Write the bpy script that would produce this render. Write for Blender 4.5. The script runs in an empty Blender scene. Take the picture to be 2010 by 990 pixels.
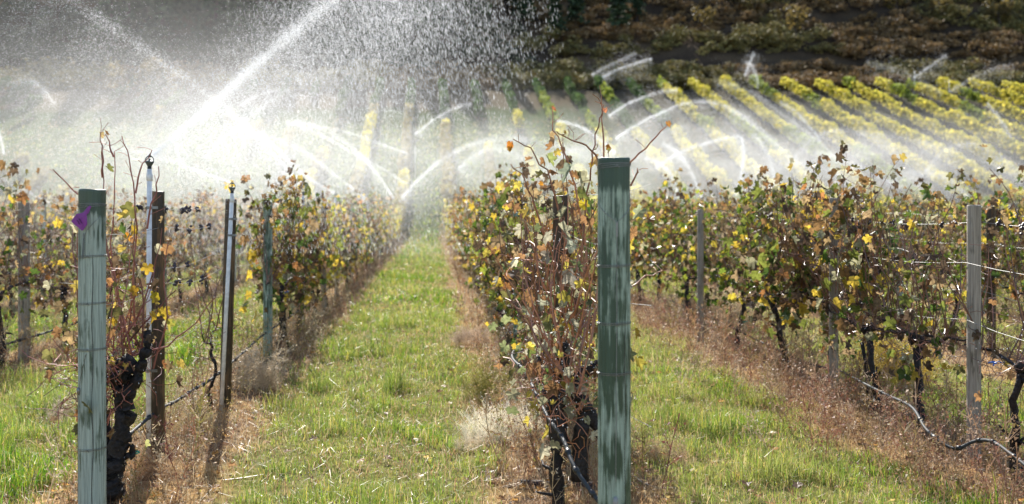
import bpy, math, random
import numpy as np
from mathutils import Vector, Matrix

# ---------------------------------------------------------------- camera, world, sun, exposure
scene = bpy.context.scene
COL = scene.collection
F = 1954.0                    # focal length in photo pixels (35 mm on a 36 mm sensor)
EYE = 1.6
USE_FOG = True
cam_d = bpy.data.cameras.new("camera")
cam_d.lens = 35.0; cam_d.sensor_width = 36.0
cam_d.shift_x = 155 / 2010; cam_d.shift_y = -85 / 2010
cam_d.clip_start = 0.05; cam_d.clip_end = 1500
cam_d.dof.use_dof = True; cam_d.dof.focus_distance = 5.6; cam_d.dof.aperture_fstop = 2.1
cam = bpy.data.objects.new("camera", cam_d); COL.objects.link(cam)
cam.location = (0, 0, EYE); cam.rotation_euler = (math.radians(90), 0, 0)
scene.camera = cam

SUN_EL = math.radians(39); SUN_AZ = math.radians(-8)      # azimuth from +Y towards +X
world = bpy.data.worlds.new("World"); scene.world = world; world.use_nodes = True
wn = world.node_tree; bg = wn.nodes["Background"]
sky = wn.nodes.new("ShaderNodeTexSky"); sky.sky_type = 'NISHITA'; sky.sun_disc = False
sky.sun_elevation = SUN_EL; sky.sun_rotation = SUN_AZ
wn.links.new(sky.outputs[0], bg.inputs[0]); bg.inputs[1].default_value = 0.125
sun_d = bpy.data.lights.new("sun", 'SUN'); sun_d.energy = 5.0; sun_d.angle = math.radians(0.5)
sun_d.color = (1.0, 0.95, 0.87)
sun = bpy.data.objects.new("sun", sun_d); COL.objects.link(sun)
to_sun = Vector((math.sin(SUN_AZ) * math.cos(SUN_EL), math.cos(SUN_AZ) * math.cos(SUN_EL), math.sin(SUN_EL)))
sun.rotation_euler = (-to_sun).to_track_quat('-Z', 'Y').to_euler()
sun.location = (20, 40, 40)
vs = scene.view_settings
vs.view_transform = 'Standard'; vs.look = 'None'; vs.gamma = 1.0; vs.exposure = 1.08
cy = scene.cycles
cy.max_bounces = 8; cy.diffuse_bounces = 5; cy.glossy_bounces = 2; cy.transmission_bounces = 4
cy.transparent_max_bounces = 24; cy.volume_bounces = 1
cy.use_denoising = True
cy.volume_step_rate = 1.5
cy.volume_max_steps = 64

# ---------------------------------------------------------------- helpers
rng = np.random.default_rng(7)
rnd = random.Random(5)

def W(px, py, Y):
    return np.array([(px - 850) / F * Y, Y, EYE - (py - 410) / F * Y])

def make_mesh(name, verts, tris=None, quads=None, col=None, mats=(), smooth=False):
    verts = np.asarray(verts, np.float32).reshape(-1, 3)
    nt = 0 if tris is None else len(tris); nq = 0 if quads is None else len(quads)
    parts, tot = [], []
    if nt: parts.append(np.asarray(tris, np.int32).ravel()); tot.append(np.full(nt, 3, np.int32))
    if nq: parts.append(np.asarray(quads, np.int32).ravel()); tot.append(np.full(nq, 4, np.int32))
    loops = np.concatenate(parts); tot = np.concatenate(tot)
    start = np.zeros(len(tot), np.int32); start[1:] = np.cumsum(tot)[:-1]
    me = bpy.data.meshes.new(name)
    me.vertices.add(len(verts)); me.vertices.foreach_set("co", verts.ravel())
    me.loops.add(len(loops)); me.loops.foreach_set("vertex_index", loops)
    me.polygons.add(len(tot)); me.polygons.foreach_set("loop_start", start)
    me.polygons.foreach_set("use_smooth", np.full(len(tot), bool(smooth)))
    if col is not None:
        c = np.ones((len(verts), 4), np.float32); c[:, :3] = col
        a = me.color_attributes.new("Col", 'FLOAT_COLOR', 'POINT'); a.data.foreach_set("color", c.ravel())
    for m in mats: me.materials.append(m)
    me.update(calc_edges=True)
    return me

class MB:
    """collects pieces, builds ONE mesh"""
    def __init__(s): s.v = []; s.t = []; s.q = []; s.c = []; s.n = 0
    def add(s, v, tris=None, quads=None, col=(1, 1, 1)):
        v = np.asarray(v, np.float32).reshape(-1, 3)
        if tris is not None and len(tris): s.t.append(np.asarray(tris, np.int64) + s.n)
        if quads is not None and len(quads): s.q.append(np.asarray(quads, np.int64) + s.n)
        c = np.empty((len(v), 3), np.float32); c[:] = col
        s.v.append(v); s.c.append(c); s.n += len(v)
    def mesh(s, name, mat, smooth=False):
        return make_mesh(name, np.concatenate(s.v), np.concatenate(s.t) if s.t else None,
                         np.concatenate(s.q) if s.q else None, np.concatenate(s.c), [mat], smooth)
    def tube(s, pts, rad, sides=6, col=(1, 1, 1), cap=True, rough=0.0):
        pts = np.asarray(pts, float); n = len(pts)
        rad = np.full(n, rad) if np.isscalar(rad) else np.asarray(rad, float)
        tan = np.gradient(pts, axis=0); tan /= np.linalg.norm(tan, axis=1)[:, None] + 1e-9
        up = np.array([0.0, 0, 1]) if abs(tan[0][2]) < .8 else np.array([1.0, 0, 0])
        a = np.linspace(0, 2 * np.pi, sides, endpoint=False); out = []
        for i in range(n):
            u = np.cross(up, tan[i]); u /= np.linalg.norm(u) + 1e-9; w = np.cross(tan[i], u)
            up = np.cross(tan[i], u) * -1 if False else up
            r = rad[i] * (1 + (rng.normal(0, rough, sides) if rough else 0))
            out.append(pts[i] + (np.cos(a) * r)[:, None] * u + (np.sin(a) * r)[:, None] * w)
        v = np.concatenate(out); k = np.arange(sides); k2 = (k + 1) % sides
        q = np.concatenate([np.stack([i * sides + k, i * sides + k2, (i + 1) * sides + k2, (i + 1) * sides + k], 1) for i in range(n - 1)])
        t = None
        if cap:
            v = np.concatenate([v, pts[:1], pts[-1:]]); c0 = n * sides
            t = np.concatenate([np.stack([k2, k, np.full(sides, c0)], 1),
                                np.stack([(n - 1) * sides + k, (n - 1) * sides + k2, np.full(sides, c0 + 1)], 1)])
        s.add(v, t, q, col)
    def box(s, c, d, rz=0, col=(1, 1, 1)):
        x, y, z = np.array(d) / 2
        v = np.array([[i * x, j * y, k * z] for i in (-1, 1) for j in (-1, 1) for k in (-1, 1)])
        R = np.array([[math.cos(rz), -math.sin(rz), 0], [math.sin(rz), math.cos(rz), 0], [0, 0, 1]])
        s.add(v @ R.T + np.array(c), None, [[0, 1, 3, 2], [4, 6, 7, 5], [0, 4, 5, 1], [2, 3, 7, 6], [0, 2, 6, 4], [1, 5, 7, 3]], col)
    def lathe(s, c, prof, sides=20, col=(1, 1, 1)):
        a = np.linspace(0, 2 * np.pi, sides, endpoint=False); c = np.array(c, float)
        v = np.concatenate([c + np.stack([np.cos(a) * r, np.sin(a) * r, np.full(sides, z)], 1) for r, z in prof])
        k = np.arange(sides); k2 = (k + 1) % sides
        q = np.concatenate([np.stack([i * sides + k, i * sides + k2, (i + 1) * sides + k2, (i + 1) * sides + k], 1) for i in range(len(prof) - 1)])
        s.add(v, None, q, col)
    def inst(s, tv, tt, R, off, col):
        """replicate template tv/tt; R (n,3,3) incl. scale, off (n,3), col (n,3)"""
        n = len(off); m = len(tv)
        v = np.einsum('nij,vj->nvi', R, tv) + off[:, None, :]
        t = np.asarray(tt)[None] + (np.arange(n) * m)[:, None, None]
        s.add(v.reshape(-1, 3), t.reshape(-1, 3), None, np.repeat(col, m, axis=0))

def link(name, me, parent=None, loc=None):
    o = bpy.data.objects.new(name, me); COL.objects.link(o)
    if parent is not None: o.parent = parent
    if loc is not None: o.location = loc
    return o

def tag(o, label=None, cat=None, group=None, kind=None):
    if label: o["label"] = label
    if cat: o["category"] = cat
    if group: o["group"] = group
    if kind: o["kind"] = kind
    return o

def thing(name, loc, label, cat, group=None, rz=0.0):
    o = bpy.data.objects.new(name, None); COL.objects.link(o)
    o.location = loc; o.rotation_euler = (0, 0, rz); o.empty_display_size = .1
    return tag(o, label, cat, group)

ORD = ["first", "second", "third", "fourth", "fifth", "sixth", "seventh", "eighth", "ninth", "tenth", "eleventh", "twelfth",
       "thirteenth", "fourteenth", "fifteenth", "sixteenth", "seventeenth", "eighteenth", "nineteenth", "twentieth"] + \
      ["twenty-" + w for w in ("first", "second", "third", "fourth", "fifth", "sixth", "seventh", "eighth", "ninth")] + ["thirtieth"]

def vnoise(x, y, seed=0):
    """2-D value noise 0..1"""
    xi = np.floor(x).astype(np.int64); yi = np.floor(y).astype(np.int64); fx = x - xi; fy = y - yi
    fx = fx * fx * (3 - 2 * fx); fy = fy * fy * (3 - 2 * fy)
    def h(a, b):
        n = (a * 374761393 + b * 668265263 + seed * 1442695041) & 0xffffffff
        n = ((n ^ (n >> 13)) * 1274126177) & 0xffffffff
        return ((n ^ (n >> 16)) & 0xffff) / 65535.0
    return (h(xi, yi) * (1 - fx) + h(xi + 1, yi) * fx) * (1 - fy) + (h(xi, yi + 1) * (1 - fx) + h(xi + 1, yi + 1) * fx) * fy

def fbm(x, y, seed=0, o=4):
    s = 0; a = .5; t = 0
    for i in range(o): s = s + a * vnoise(x * 2 ** i, y * 2 ** i, seed + i); t += a; a *= .5
    return s / t

ROW0, ROWD = -1.69, 2.5
def row_dist(x):
    return np.abs((x - ROW0 + ROWD / 2) % ROWD - ROWD / 2)

def smooth(a, b, x):
    t = np.clip((x - a) / (b - a), 0, 1); return t * t * (3 - 2 * t)

def ground_base(y):
    y = np.asarray(y, float)
    s1 = 0.345; y0, w = 48.3, 8.0
    d = np.clip(y - (y0 - w / 2), 0, w); z = s1 * (d * d / (2 * w)) + s1 * np.clip(y - (y0 + w / 2), 0, None)
    z = z - .16 * np.clip(y - 80.5, 0, 5) + .34 * np.clip(y - 85.5, 0, None)
    return z

def ground_z(x, y):
    x = np.asarray(x, float); y = np.asarray(y, float)
    z = ground_base(y)
    near = .05 * (fbm(x * .7, y * .7, 3) - .5) + .05 * np.exp(-(row_dist(x) / .35) ** 2) * (y < 80)
    far = smooth(84, 100, y) * (5.0 * (fbm(x * .05, y * .05, 9) - .5) + 1.4 * (fbm(x * .25, y * .25, 11) - .5))
    return z + near + far

# ---------------------------------------------------------------- materials
def new_mat(name):
    m = bpy.data.materials.new(name); m.use_nodes = True
    return m, m.node_tree, m.node_tree.nodes, m.node_tree.links, m.node_tree.nodes["Principled BSDF"]

def attr_mat(name, rough=.6, spec=.4, transl=0.0, var=.25, nscale=20, bump=0.0):
    """Col attribute times a fine noise; optional translucency for thin leaves"""
    m, nt, N, L, P = new_mat(name)
    at = N.new("ShaderNodeAttribute"); at.attribute_name = "Col"
    tc = N.new("ShaderNodeTexCoord"); no = N.new("ShaderNodeTexNoise"); no.inputs["Scale"].default_value = nscale
    no.inputs["Detail"].default_value = 3
    L.new(tc.outputs["Object"], no.inputs["Vector"])
    mr = N.new("ShaderNodeMapRange"); mr.inputs[1].default_value = .3; mr.inputs[2].default_value = .7
    mr.inputs[3].default_value = 1 - var; mr.inputs[4].default_value = 1 + var
    L.new(no.outputs["Fac"], mr.inputs[0])
    mx = N.new("ShaderNodeVectorMath"); mx.operation = 'SCALE'
    L.new(at.outputs["Color"], mx.inputs[0]); L.new(mr.outputs[0], mx.inputs["Scale"])
    L.new(mx.outputs[0], P.inputs["Base Color"])
    P.inputs["Roughness"].default_value = rough; P.inputs["Specular IOR Level"].default_value = spec
    if bump:
        b = N.new("ShaderNodeBump"); b.inputs["Strength"].default_value = bump; b.inputs["Distance"].default_value = .01
        L.new(no.outputs["Fac"], b.inputs["Height"]); L.new(b.outputs[0], P.inputs["Normal"])
    if transl:
        tr = N.new("ShaderNodeBsdfTranslucent"); L.new(mx.outputs[0], tr.inputs["Color"])
        ms = N.new("ShaderNodeMixShader"); ms.inputs[0].default_value = transl
        L.new(P.outputs[0], ms.inputs[1]); L.new(tr.outputs[0], ms.inputs[2]); L.new(ms.outputs[0], N["Material Output"].inputs[0])
    return m

def plain_mat(name, col, rough=.5, metal=0.0, spec=.5):
    m, nt, N, L, P = new_mat(name)
    no = N.new("ShaderNodeTexNoise"); no.inputs["Scale"].default_value = 35; no.inputs["Detail"].default_value = 4
    tc = N.new("ShaderNodeTexCoord"); L.new(tc.outputs["Object"], no.inputs["Vector"])
    cr = N.new("ShaderNodeValToRGB"); cr.color_ramp.elements[0].position = .3; cr.color_ramp.elements[1].position = .75
    cr.color_ramp.elements[0].color = (*[c * .65 for c in col], 1); cr.color_ramp.elements[1].color = (*col, 1)
    L.new(no.outputs["Fac"], cr.inputs[0]); L.new(cr.outputs[0], P.inputs["Base Color"])
    P.inputs["Roughness"].default_value = rough; P.inputs["Metallic"].default_value = metal
    P.inputs["Specular IOR Level"].default_value = spec
    return m

def wood_mat(name, dry, wet, wet_amount=.5, top_wet=None, grain=(150, 150, 3.5), soaked=None):
    """vertical grain, soaked dark streaks of their own shape, checks (cracks)"""
    m, nt, N, L, P = new_mat(name)
    tc = N.new("ShaderNodeTexCoord")
    mp = N.new("ShaderNodeMapping"); mp.inputs["Scale"].default_value = grain; L.new(tc.outputs["Object"], mp.inputs[0])
    g = N.new("ShaderNodeTexNoise"); g.inputs["Scale"].default_value = 1; g.inputs["Detail"].default_value = 6; g.inputs["Roughness"].default_value = .65
    L.new(mp.outputs[0], g.inputs["Vector"])
    cr = N.new("ShaderNodeValToRGB"); e = cr.color_ramp.elements
    e[0].position = .32; e[0].color = (*[c * .42 for c in dry], 1); e[1].position = .62; e[1].color = (*dry, 1)
    L.new(g.outputs["Fac"], cr.inputs[0])
    mp2 = N.new("ShaderNodeMapping"); mp2.inputs["Scale"].default_value = (62, 62, 5.5); L.new(tc.outputs["Object"], mp2.inputs[0])
    s = N.new("ShaderNodeTexNoise"); s.inputs["Scale"].default_value = 1; s.inputs["Detail"].default_value = 9; s.inputs["Roughness"].default_value = .62; s.inputs["Distortion"].default_value = .4; L.new(mp2.outputs[0], s.inputs["Vector"])
    s2 = N.new("ShaderNodeTexNoise"); s2.inputs["Scale"].default_value = 6.0; s2.inputs["Detail"].default_value = 5; L.new(tc.outputs["Object"], s2.inputs["Vector"])
    ad = N.new("ShaderNodeMath"); ad.operation = 'ADD'; L.new(s.outputs["Fac"], ad.inputs[0])
    sc = N.new("ShaderNodeMath"); sc.operation = 'MULTIPLY'; sc.inputs[1].default_value = .8; L.new(s2.outputs["Fac"], sc.inputs[0]); L.new(sc.outputs[0], ad.inputs[1])
    fac = ad
    if top_wet is not None:
        sx = N.new("ShaderNodeSeparateXYZ"); L.new(tc.outputs["Object"], sx.inputs[0])
        mr0 = N.new("ShaderNodeMapRange"); mr0.inputs[1].default_value = top_wet - .10; mr0.inputs[2].default_value = top_wet + .05
        mr0.inputs[3].default_value = 0; mr0.inputs[4].default_value = .9; L.new(sx.outputs[2], mr0.inputs[0])
        if soaked:
            sb = N.new("ShaderNodeMath"); sb.operation = 'SUBTRACT'; sb.inputs[1].default_value = soaked[0]; L.new(sx.outputs[2], sb.inputs[0])
            ab = N.new("ShaderNodeMath"); ab.operation = 'ABSOLUTE'; L.new(sb.outputs[0], ab.inputs[0])
            mrb = N.new("ShaderNodeMapRange"); mrb.inputs[1].default_value = soaked[1]; mrb.inputs[2].default_value = soaked[1] * .3; mrb.inputs[3].default_value = 0; mrb.inputs[4].default_value = .12
            L.new(ab.outputs[0], mrb.inputs[0]); mm_ = N.new("ShaderNodeMath"); mm_.operation = 'ADD'; L.new(mr0.outputs[0], mm_.inputs[0]); L.new(mrb.outputs[0], mm_.inputs[1]); mr0 = mm_
        a2 = N.new("ShaderNodeMath"); a2.operation = 'ADD'; L.new(ad.outputs[0], a2.inputs[0]); L.new(mr0.outputs[0], a2.inputs[1]); fac = a2
    mr = N.new("ShaderNodeMapRange"); th = 1.25 - .6 * wet_amount
    mr.inputs[1].default_value = th - .04; mr.inputs[2].default_value = th + .12; L.new(fac.outputs[0], mr.inputs[0])
    mx = N.new("ShaderNodeMix"); mx.data_type = 'RGBA'; L.new(mr.outputs[0], mx.inputs["Factor"])
    L.new(cr.outputs[0], mx.inputs[6])
    wm = N.new("ShaderNodeMix"); wm.data_type = 'RGBA'; wm.blend_type = 'MULTIPLY'; wm.inputs["Factor"].default_value = .6
    wm.inputs[6].default_value = (*wet, 1); L.new(cr.outputs[0], wm.inputs[7])
    wc = N.new("ShaderNodeVectorMath"); wc.operation = 'SCALE'; wc.inputs["Scale"].default_value = 1.8; L.new(wm.outputs[2], wc.inputs[0])
    L.new(wc.outputs[0], mx.inputs[7])
    L.new(mx.outputs[2], P.inputs["Base Color"])
    rr = N.new("ShaderNodeMapRange"); rr.inputs[3].default_value = .75; rr.inputs[4].default_value = .35; L.new(mr.outputs[0], rr.inputs[0]); L.new(rr.outputs[0], P.inputs["Roughness"])
    b = N.new("ShaderNodeBump"); b.inputs["Strength"].default_value = .9; b.inputs["Distance"].default_value = .006
    L.new(g.outputs["Fac"], b.inputs["Height"]); L.new(b.outputs[0], P.inputs["Normal"])
    return m

M = {}
M['ground'] = attr_mat("soil_and_litter", 1.0, .02, 0, .45, 14, .8)
M['grass'] = attr_mat("grass_blades", .38, .5, .55, .2, 3)
M['leaf'] = attr_mat("vine_leaves", .42, .3, .55, .35, 45)
M['farleaf'] = attr_mat("distant_foliage", .55, .3, .5, .3, 3)
M['needle'] = attr_mat("dark_foliage", .7, .2, .15, .3, 2)
M['bark'] = attr_mat("wet_vine_bark", .6, .3, 0, .7, 60, 1.0)
M['cane'] = attr_mat("vine_canes", .33, .6, 0, .35, 30)
M['weed'] = attr_mat("weeds", .6, .4, .3, .3, 5)
M['wire'] = plain_mat("galvanised_wire", (.34, .34, .33), .6, .4)
M['dark_wire'] = plain_mat("dull_wire", (.25, .26, .27), .4, .8)
M['hose'] = plain_mat("black_drip_hose", (.05, .055, .06), .62, 0, .25)
M['pvc'] = plain_mat("white_pvc", (.90, .88, .85), .35)
M['plastic'] = plain_mat("grey_green_plastic", (.10, .12, .12), .35)
M['black'] = plain_mat("black_rubber", (.02, .02, .022), .4)
M['purple'] = plain_mat("purple_plastic_tag", (.24, .028, .30), .4)
M['ink'] = plain_mat("black_ink", (.03, .008, .03), .5)
M['blue'] = plain_mat("blue_tie", (.02, .16, .6), .4)
M['green'] = plain_mat("green_tie", (.0, .35, .22), .4)
M['post_green'] = wood_mat("treated_green_post", (.41, .51, .41), (.035, .065, .045), .60, 1.72, soaked=(1.08, .34))
M['post_pale'] = wood_mat("treated_blue_grey_post", (.43, .50, .43), (.05, .075, .055), .45, 1.60)
M['post_brown'] = wood_mat("wet_brown_post", (.20, .11, .045), (.04, .025, .015), .75)
M['post_grey'] = wood_mat("weathered_grey_post", (.42, .36, .29), (.09, .08, .06), .40)
M['log'] = wood_mat("dead_vine_wood", (.07, .05, .05), (.02, .016, .018), .6)

def water_mat(clear=.35):
    m = bpy.data.materials.new("spray_droplets"); m.use_nodes = True
    N = m.node_tree.nodes; L = m.node_tree.links; N.remove(N["Principled BSDF"])
    d = N.new("ShaderNodeBsdfDiffuse"); d.inputs[0].default_value = (.93, .95, .98, 1)
    t = N.new("ShaderNodeBsdfTranslucent"); t.inputs[0].default_value = (.95, .97, 1, 1)
    ms = N.new("ShaderNodeMixShader"); ms.inputs[0].default_value = .6
    L.new(d.outputs[0], ms.inputs[1]); L.new(t.outputs[0], ms.inputs[2])
    tp = N.new("ShaderNodeBsdfTransparent"); m2 = N.new("ShaderNodeMixShader"); m2.inputs[0].default_value = clear
    L.new(ms.outputs[0], m2.inputs[1]); L.new(tp.outputs[0], m2.inputs[2]); L.new(m2.outputs[0], N["Material Output"].inputs[0])
    return m
M['water'] = water_mat(); M['rain'] = water_mat(.62)

# ---------------------------------------------------------------- ground
def ground_color(x, y):
    d = row_dist(x); n = fbm(x * 1.1, y * .8, 21); n2 = fbm(x * 4, y * 4, 31); n3 = fbm(x * .12, y * .12, 41)
    soil = np.array([.17, .115, .075]); thatch = np.array([.34, .22, .10]); green = np.array([.10, .12, .03]); red = np.array([.22, .12, .08])
    def mix(a, b, f): return a * (1 - f[:, None]) + b * f[:, None]
    o = np.ones((len(x), 1))
    c = mix(o * soil, o * thatch, smooth(.35, .65, n2))
    c = mix(c, o * green, smooth(.40, .62, d + .35 * (n - .5)) * (.55 + .4 * n2))
    c = mix(c, o * red, smooth(.4, .7, n) * smooth(.7, .3, d) * .6 * smooth(1.6, 2.4, x))
    # slope: green band, dry band, brown lanes at the right
    slope_soil = np.array([.06, .052, .036]); dry = np.array([.12, .095, .06]); sg = np.array([.05, .075, .022])
    f = smooth(44, 52, y)
    right = smooth(8, 16, x + 3 * (n3 - .5))
    cs = mix(o * sg, o * dry, smooth(73, 76, y + 4 * (n - .5)))
    cs = mix(cs, o * slope_soil, right * (.6 + .4 * n2))
    c = mix(c, cs, f)
    hill = mix(o * np.array([.05, .036, .025]), o * np.array([.10, .068, .04]), smooth(.45, .7, fbm(x * .15, y * .3, 51)))
    c = mix(c, hill, smooth(79, 84, y))
    return c

ys = np.concatenate([np.arange(-60, 2, 6.), np.arange(2, 12, .09), np.arange(12, 50, .28), np.arange(50, 110, .8), np.arange(110, 260, 5)])
xs = np.concatenate([np.arange(-240, -14, 4.), np.arange(-14, 16, .12), np.arange(16, 60, .8), np.arange(60, 241, 5)])
gx, gy = np.meshgrid(xs, ys); gxf, gyf = gx.ravel(), gy.ravel()
gz = ground_z(gxf, gyf)
nx, ny = len(xs), len(ys)
i = np.arange(nx - 1)[None, :] + (np.arange(ny - 1) * nx)[:, None]; i = i.ravel()
gq = np.stack([i, i + 1, i + nx + 1, i + nx], 1)
tag(link("ground", make_mesh("ground", np.stack([gxf, gyf, gz], 1), None, gq, ground_color(gxf, gyf), [M['ground']], True)),
    "vineyard ground rising into a steep brown hillside", kind="structure")

# ---------------------------------------------------------------- grass blades
def scatter(y0, y1, dens, xlo=None, xhi=None):
    wmax = .62 * y1 + 1; xl = -(.45 * y1 + .8) if xlo is None else xlo; xh = (.61 * y1 + .8) if xhi is None else xhi
    n = int((y1 - y0) * (xh - xl) * dens)
    y = rng.uniform(y0, y1, n); x = rng.uniform(xl, xh, n)
    k = (x > -(.45 * y + .7)) & (x < .61 * y + .7)
    return x[k], y[k]

def blades(mb, x, y, h, w, col, lean=.5, yaw=None, z=None):
    n = len(x); z = ground_z(x, y) - .01 if z is None else z
    a = rng.uniform(0, 2 * np.pi, n) if yaw is None else yaw
    b = rng.uniform(0, 2 * np.pi, n); l = np.abs(rng.normal(0, lean, n)) * h
    base = np.stack([x, y, z], 1)
    side = np.stack([np.cos(a), np.sin(a), np.zeros(n)], 1) * (w / 2)[:, None]
    dirv = np.stack([np.cos(b), np.sin(b), np.zeros(n)], 1)
    mid = base + dirv * (l * .35)[:, None] + np.array([0, 0, 1]) * (h * .6)[:, None]
    tip = base + dirv * l[:, None] + np.array([0, 0, 1]) * (h * np.clip(1 - .35 * (l / h), .3, 1))[:, None]
    v = np.stack([base - side, base + side, mid + side * .75, mid - side * .75, tip], 1).reshape(-1, 3)
    o = np.arange(n) * 5
    q = np.stack([o, o + 1, o + 2, o + 3], 1); t = np.stack([o + 3, o + 2, o + 4], 1)
    mb.add(v, t, q, np.repeat(col, 5, axis=0))

def pick(n, cols, p):
    cols = np.array(cols); k = rng.choice(len(cols), n, p=np.array(p) / sum(p))
    return cols[k] * rng.uniform(.75, 1.25, (n, 1))

G_COLS = [(.065, .17, .014), (.12, .25, .02), (.25, .35, .025), (.46, .40, .06), (.52, .42, .22), (.035, .09, .02)]
green = MB(); dry = MB()
for (y0, y1, dn, w, hs) in ((5.0, 9, 4600, .0042, 1.0), (9, 15, 2000, .0064, 1.0), (15, 28, 700, .012, 1.05), (28, 46, 190, .022, 1.1), (46, 72, 45, .05, 1.3)):
    x, y = scatter(y0, y1, dn)
    d = row_dist(x); n = fbm(x * 1.3, y * .9, 61); n2 = fbm(x * 5, y * 5, 71); big = fbm(x * .5, y * .35, 62)
    lush = smooth(.28, .62, d + .5 * (n - .5))
    if y0 >= 46: lush = lush * smooth(14, 8, x) * smooth(71, 67, y)
    k = rng.uniform(0, 1, len(x)) < lush * (.72 + .5 * n2)
    xg, yg, ng, n2g, bg_ = x[k], y[k], n[k], n2[k], big[k]
    tuft = fbm(xg * 3.1, yg * 3.1, 66, 2); h = .85 * hs * (.042 + .05 * smooth(.35, .75, n2g) + .13 * smooth(.55, .8, tuft)) * rng.uniform(.45, 1.35, len(xg)) * (.7 + .6 * smooth(.3, .6, ng))
    col = pick(len(xg), G_COLS, (3, 5, 5, 1.8, 1.4, 1.2)) * 1.03
    yel = smooth(.36, .58, bg_)[:, None] * rng.uniform(0, 1, (len(xg), 1)) ** .7
    tanw = np.where(xg > .9, 1.0, .6)[:, None]
    col = col * (1 - .55 * yel * tanw) + np.array([.52, .43, .19]) * .55 * yel * tanw
    blades(green, xg, yg, h, np.full(len(xg), w) * rng.uniform(.6, 1.3, len(xg)), col, .55)
    k = (rng.uniform(0, 1, len(x)) < (.15 + .35 * smooth(.7, .3, d)) * (.4 + n2))
    xd, yd = x[k], y[k]; h = hs * rng.uniform(.02, .13, len(xd))
    col = pick(len(xd), [(.46, .33, .18), (.34, .20, .10), (.52, .43, .28), (.25, .13, .08)], (4, 3, 2, 2))
    blades(dry, xd, yd, h, np.full(len(xd), w * .9), col, 1.1)
tag(link("grass", green.mesh("grass", M['grass'])), "short green grass growing in the lanes between vine rows", "grass", kind="stuff")
tag(link("dry_grass", dry.mesh("dry_grass", M['grass'])), "tan dead grass and litter along the vine rows", "dry grass", kind="stuff")

# ---------------------------------------------------------------- weeds under the rows
def sliver(p, q, w):
    p = np.array(p, float); q = np.array(q, float); d = q - p
    s = np.cross(d, [.3, .5, .8]); s = s / (np.linalg.norm(s) + 1e-9) * w
    return np.array([p - s, p + s, q])

def weed_template(seed, h=1.0, nb=9, nl=60, fluffy=False):
    r = np.random.default_rng(seed); V = []
    pts = [np.zeros(3)]
    d = np.array([r.normal(0, .12), r.normal(0, .12), 1.0])
    for i in range(5): pts.append(pts[-1] + d * h / 5); d = d + np.array([r.normal(0, .12), r.normal(0, .12), 0])
    for i in range(5): V.append(sliver(pts[i], pts[i + 1] * 1.01, .008)); V.append(sliver(pts[i + 1], pts[i], .008))
    tips = []
    for b in range(nb):
        t = r.uniform(.15, .95); p = np.array(pts[int(t * 5)]) + d * 0
        a = r.uniform(0, 6.28); L_ = r.uniform(.2, .5) * h * (1.1 - t * .5)
        q = p + np.array([math.cos(a) * L_ * .7, math.sin(a) * L_ * .7, L_ * r.uniform(.4, 1.0)])
        V.append(sliver(p, q, .006)); tips.append((p, q))
    for l in range(nl):
        p, q = tips[r.integers(len(tips))]; t = r.uniform(.2, 1.05); c = p + (q - p) * t + r.normal(0, .02 * h, 3)
        s = r.uniform(.012, .035) * (0.8 if fluffy else 1); e = r.normal(0, 1, (3, 3)); e /= np.linalg.norm(e, axis=1)[:, None]
        V.append(c + e * s)
    v = np.concatenate(V); return v, np.arange(len(v)).reshape(-1, 3)
WT = [weed_template(s, nb=10, nl=70) for s in range(6)]

def yaw_mats(n, sc, tilt=.15):
    a = rng.uniform(0, 2 * np.pi, n); R = np.zeros((n, 3, 3)); c, s = np.cos(a), np.sin(a)
    R[:, 0, 0] = c; R[:, 0, 1] = -s; R[:, 1, 0] = s; R[:, 1, 1] = c; R[:, 2, 2] = 1
    R[:, 0, 2] = rng.normal(0, tilt, n); R[:, 1, 2] = rng.normal(0, tilt, n)
    return R * np.asarray(sc).reshape(-1, 1, 1)

weeds = MB()
W_COLS = [(.30, .15, .09), (.24, .09, .075), (.40, .27, .14), (.20, .11, .06), (.28, .25, .07), (.50, .40, .26)]
for (y0, y1, dn, wmul) in ((5.0, 9, 95, 1), (9, 15, 48, 1.15), (15, 28, 18, 1.4), (28, 44, 7, 1.8)):
    x, y = scatter(y0, y1, dn); d = row_dist(x); n = fbm(x * 1.2, y * 1.2, 81)
    zone3 = np.exp(-((x - 3.15) / .55) ** 2) * (y < 14)
    open_left = smooth(-2.0, -1.5, x) * smooth(-1.1, -1.5, x) * (y < 9)
    k = rng.uniform(0, 1, len(x)) < np.clip(smooth(.50, .16, d) * (.35 + 1.0 * smooth(.3, .6, n)) + zone3 * 1.3 - open_left * .2, 0, 1)
    x, y, n = x[k], y[k], n[k]
    red = np.exp(-((x - 3.0) / .8) ** 2)[:, None]
    col = pick(len(x), W_COLS, (1.6, .5, 4.2, 1.6, 2.4, 4.4))
    col = col * (1 - .36 * red) + np.array([.27, .11, .09]) * .36 * red * rng.uniform(.7, 1.3, (len(x), 1))
    which = rng.integers(0, 6, len(x))
    for j in range(6):
        kk = which == j
        if kk.sum():
            xx, yy = x[kk], y[kk]
            weeds.inst(*WT[j], yaw_mats(kk.sum(), rng.uniform(.15, .50, kk.sum()) * wmul), np.stack([xx, yy, ground_z(xx, yy) - .01], 1), col[kk])
tag(link("weeds", weeds.mesh("weeds", M['weed'])), "reddish brown and tan weeds crowding the foot of the vines", "weeds", kind="stuff")

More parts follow.
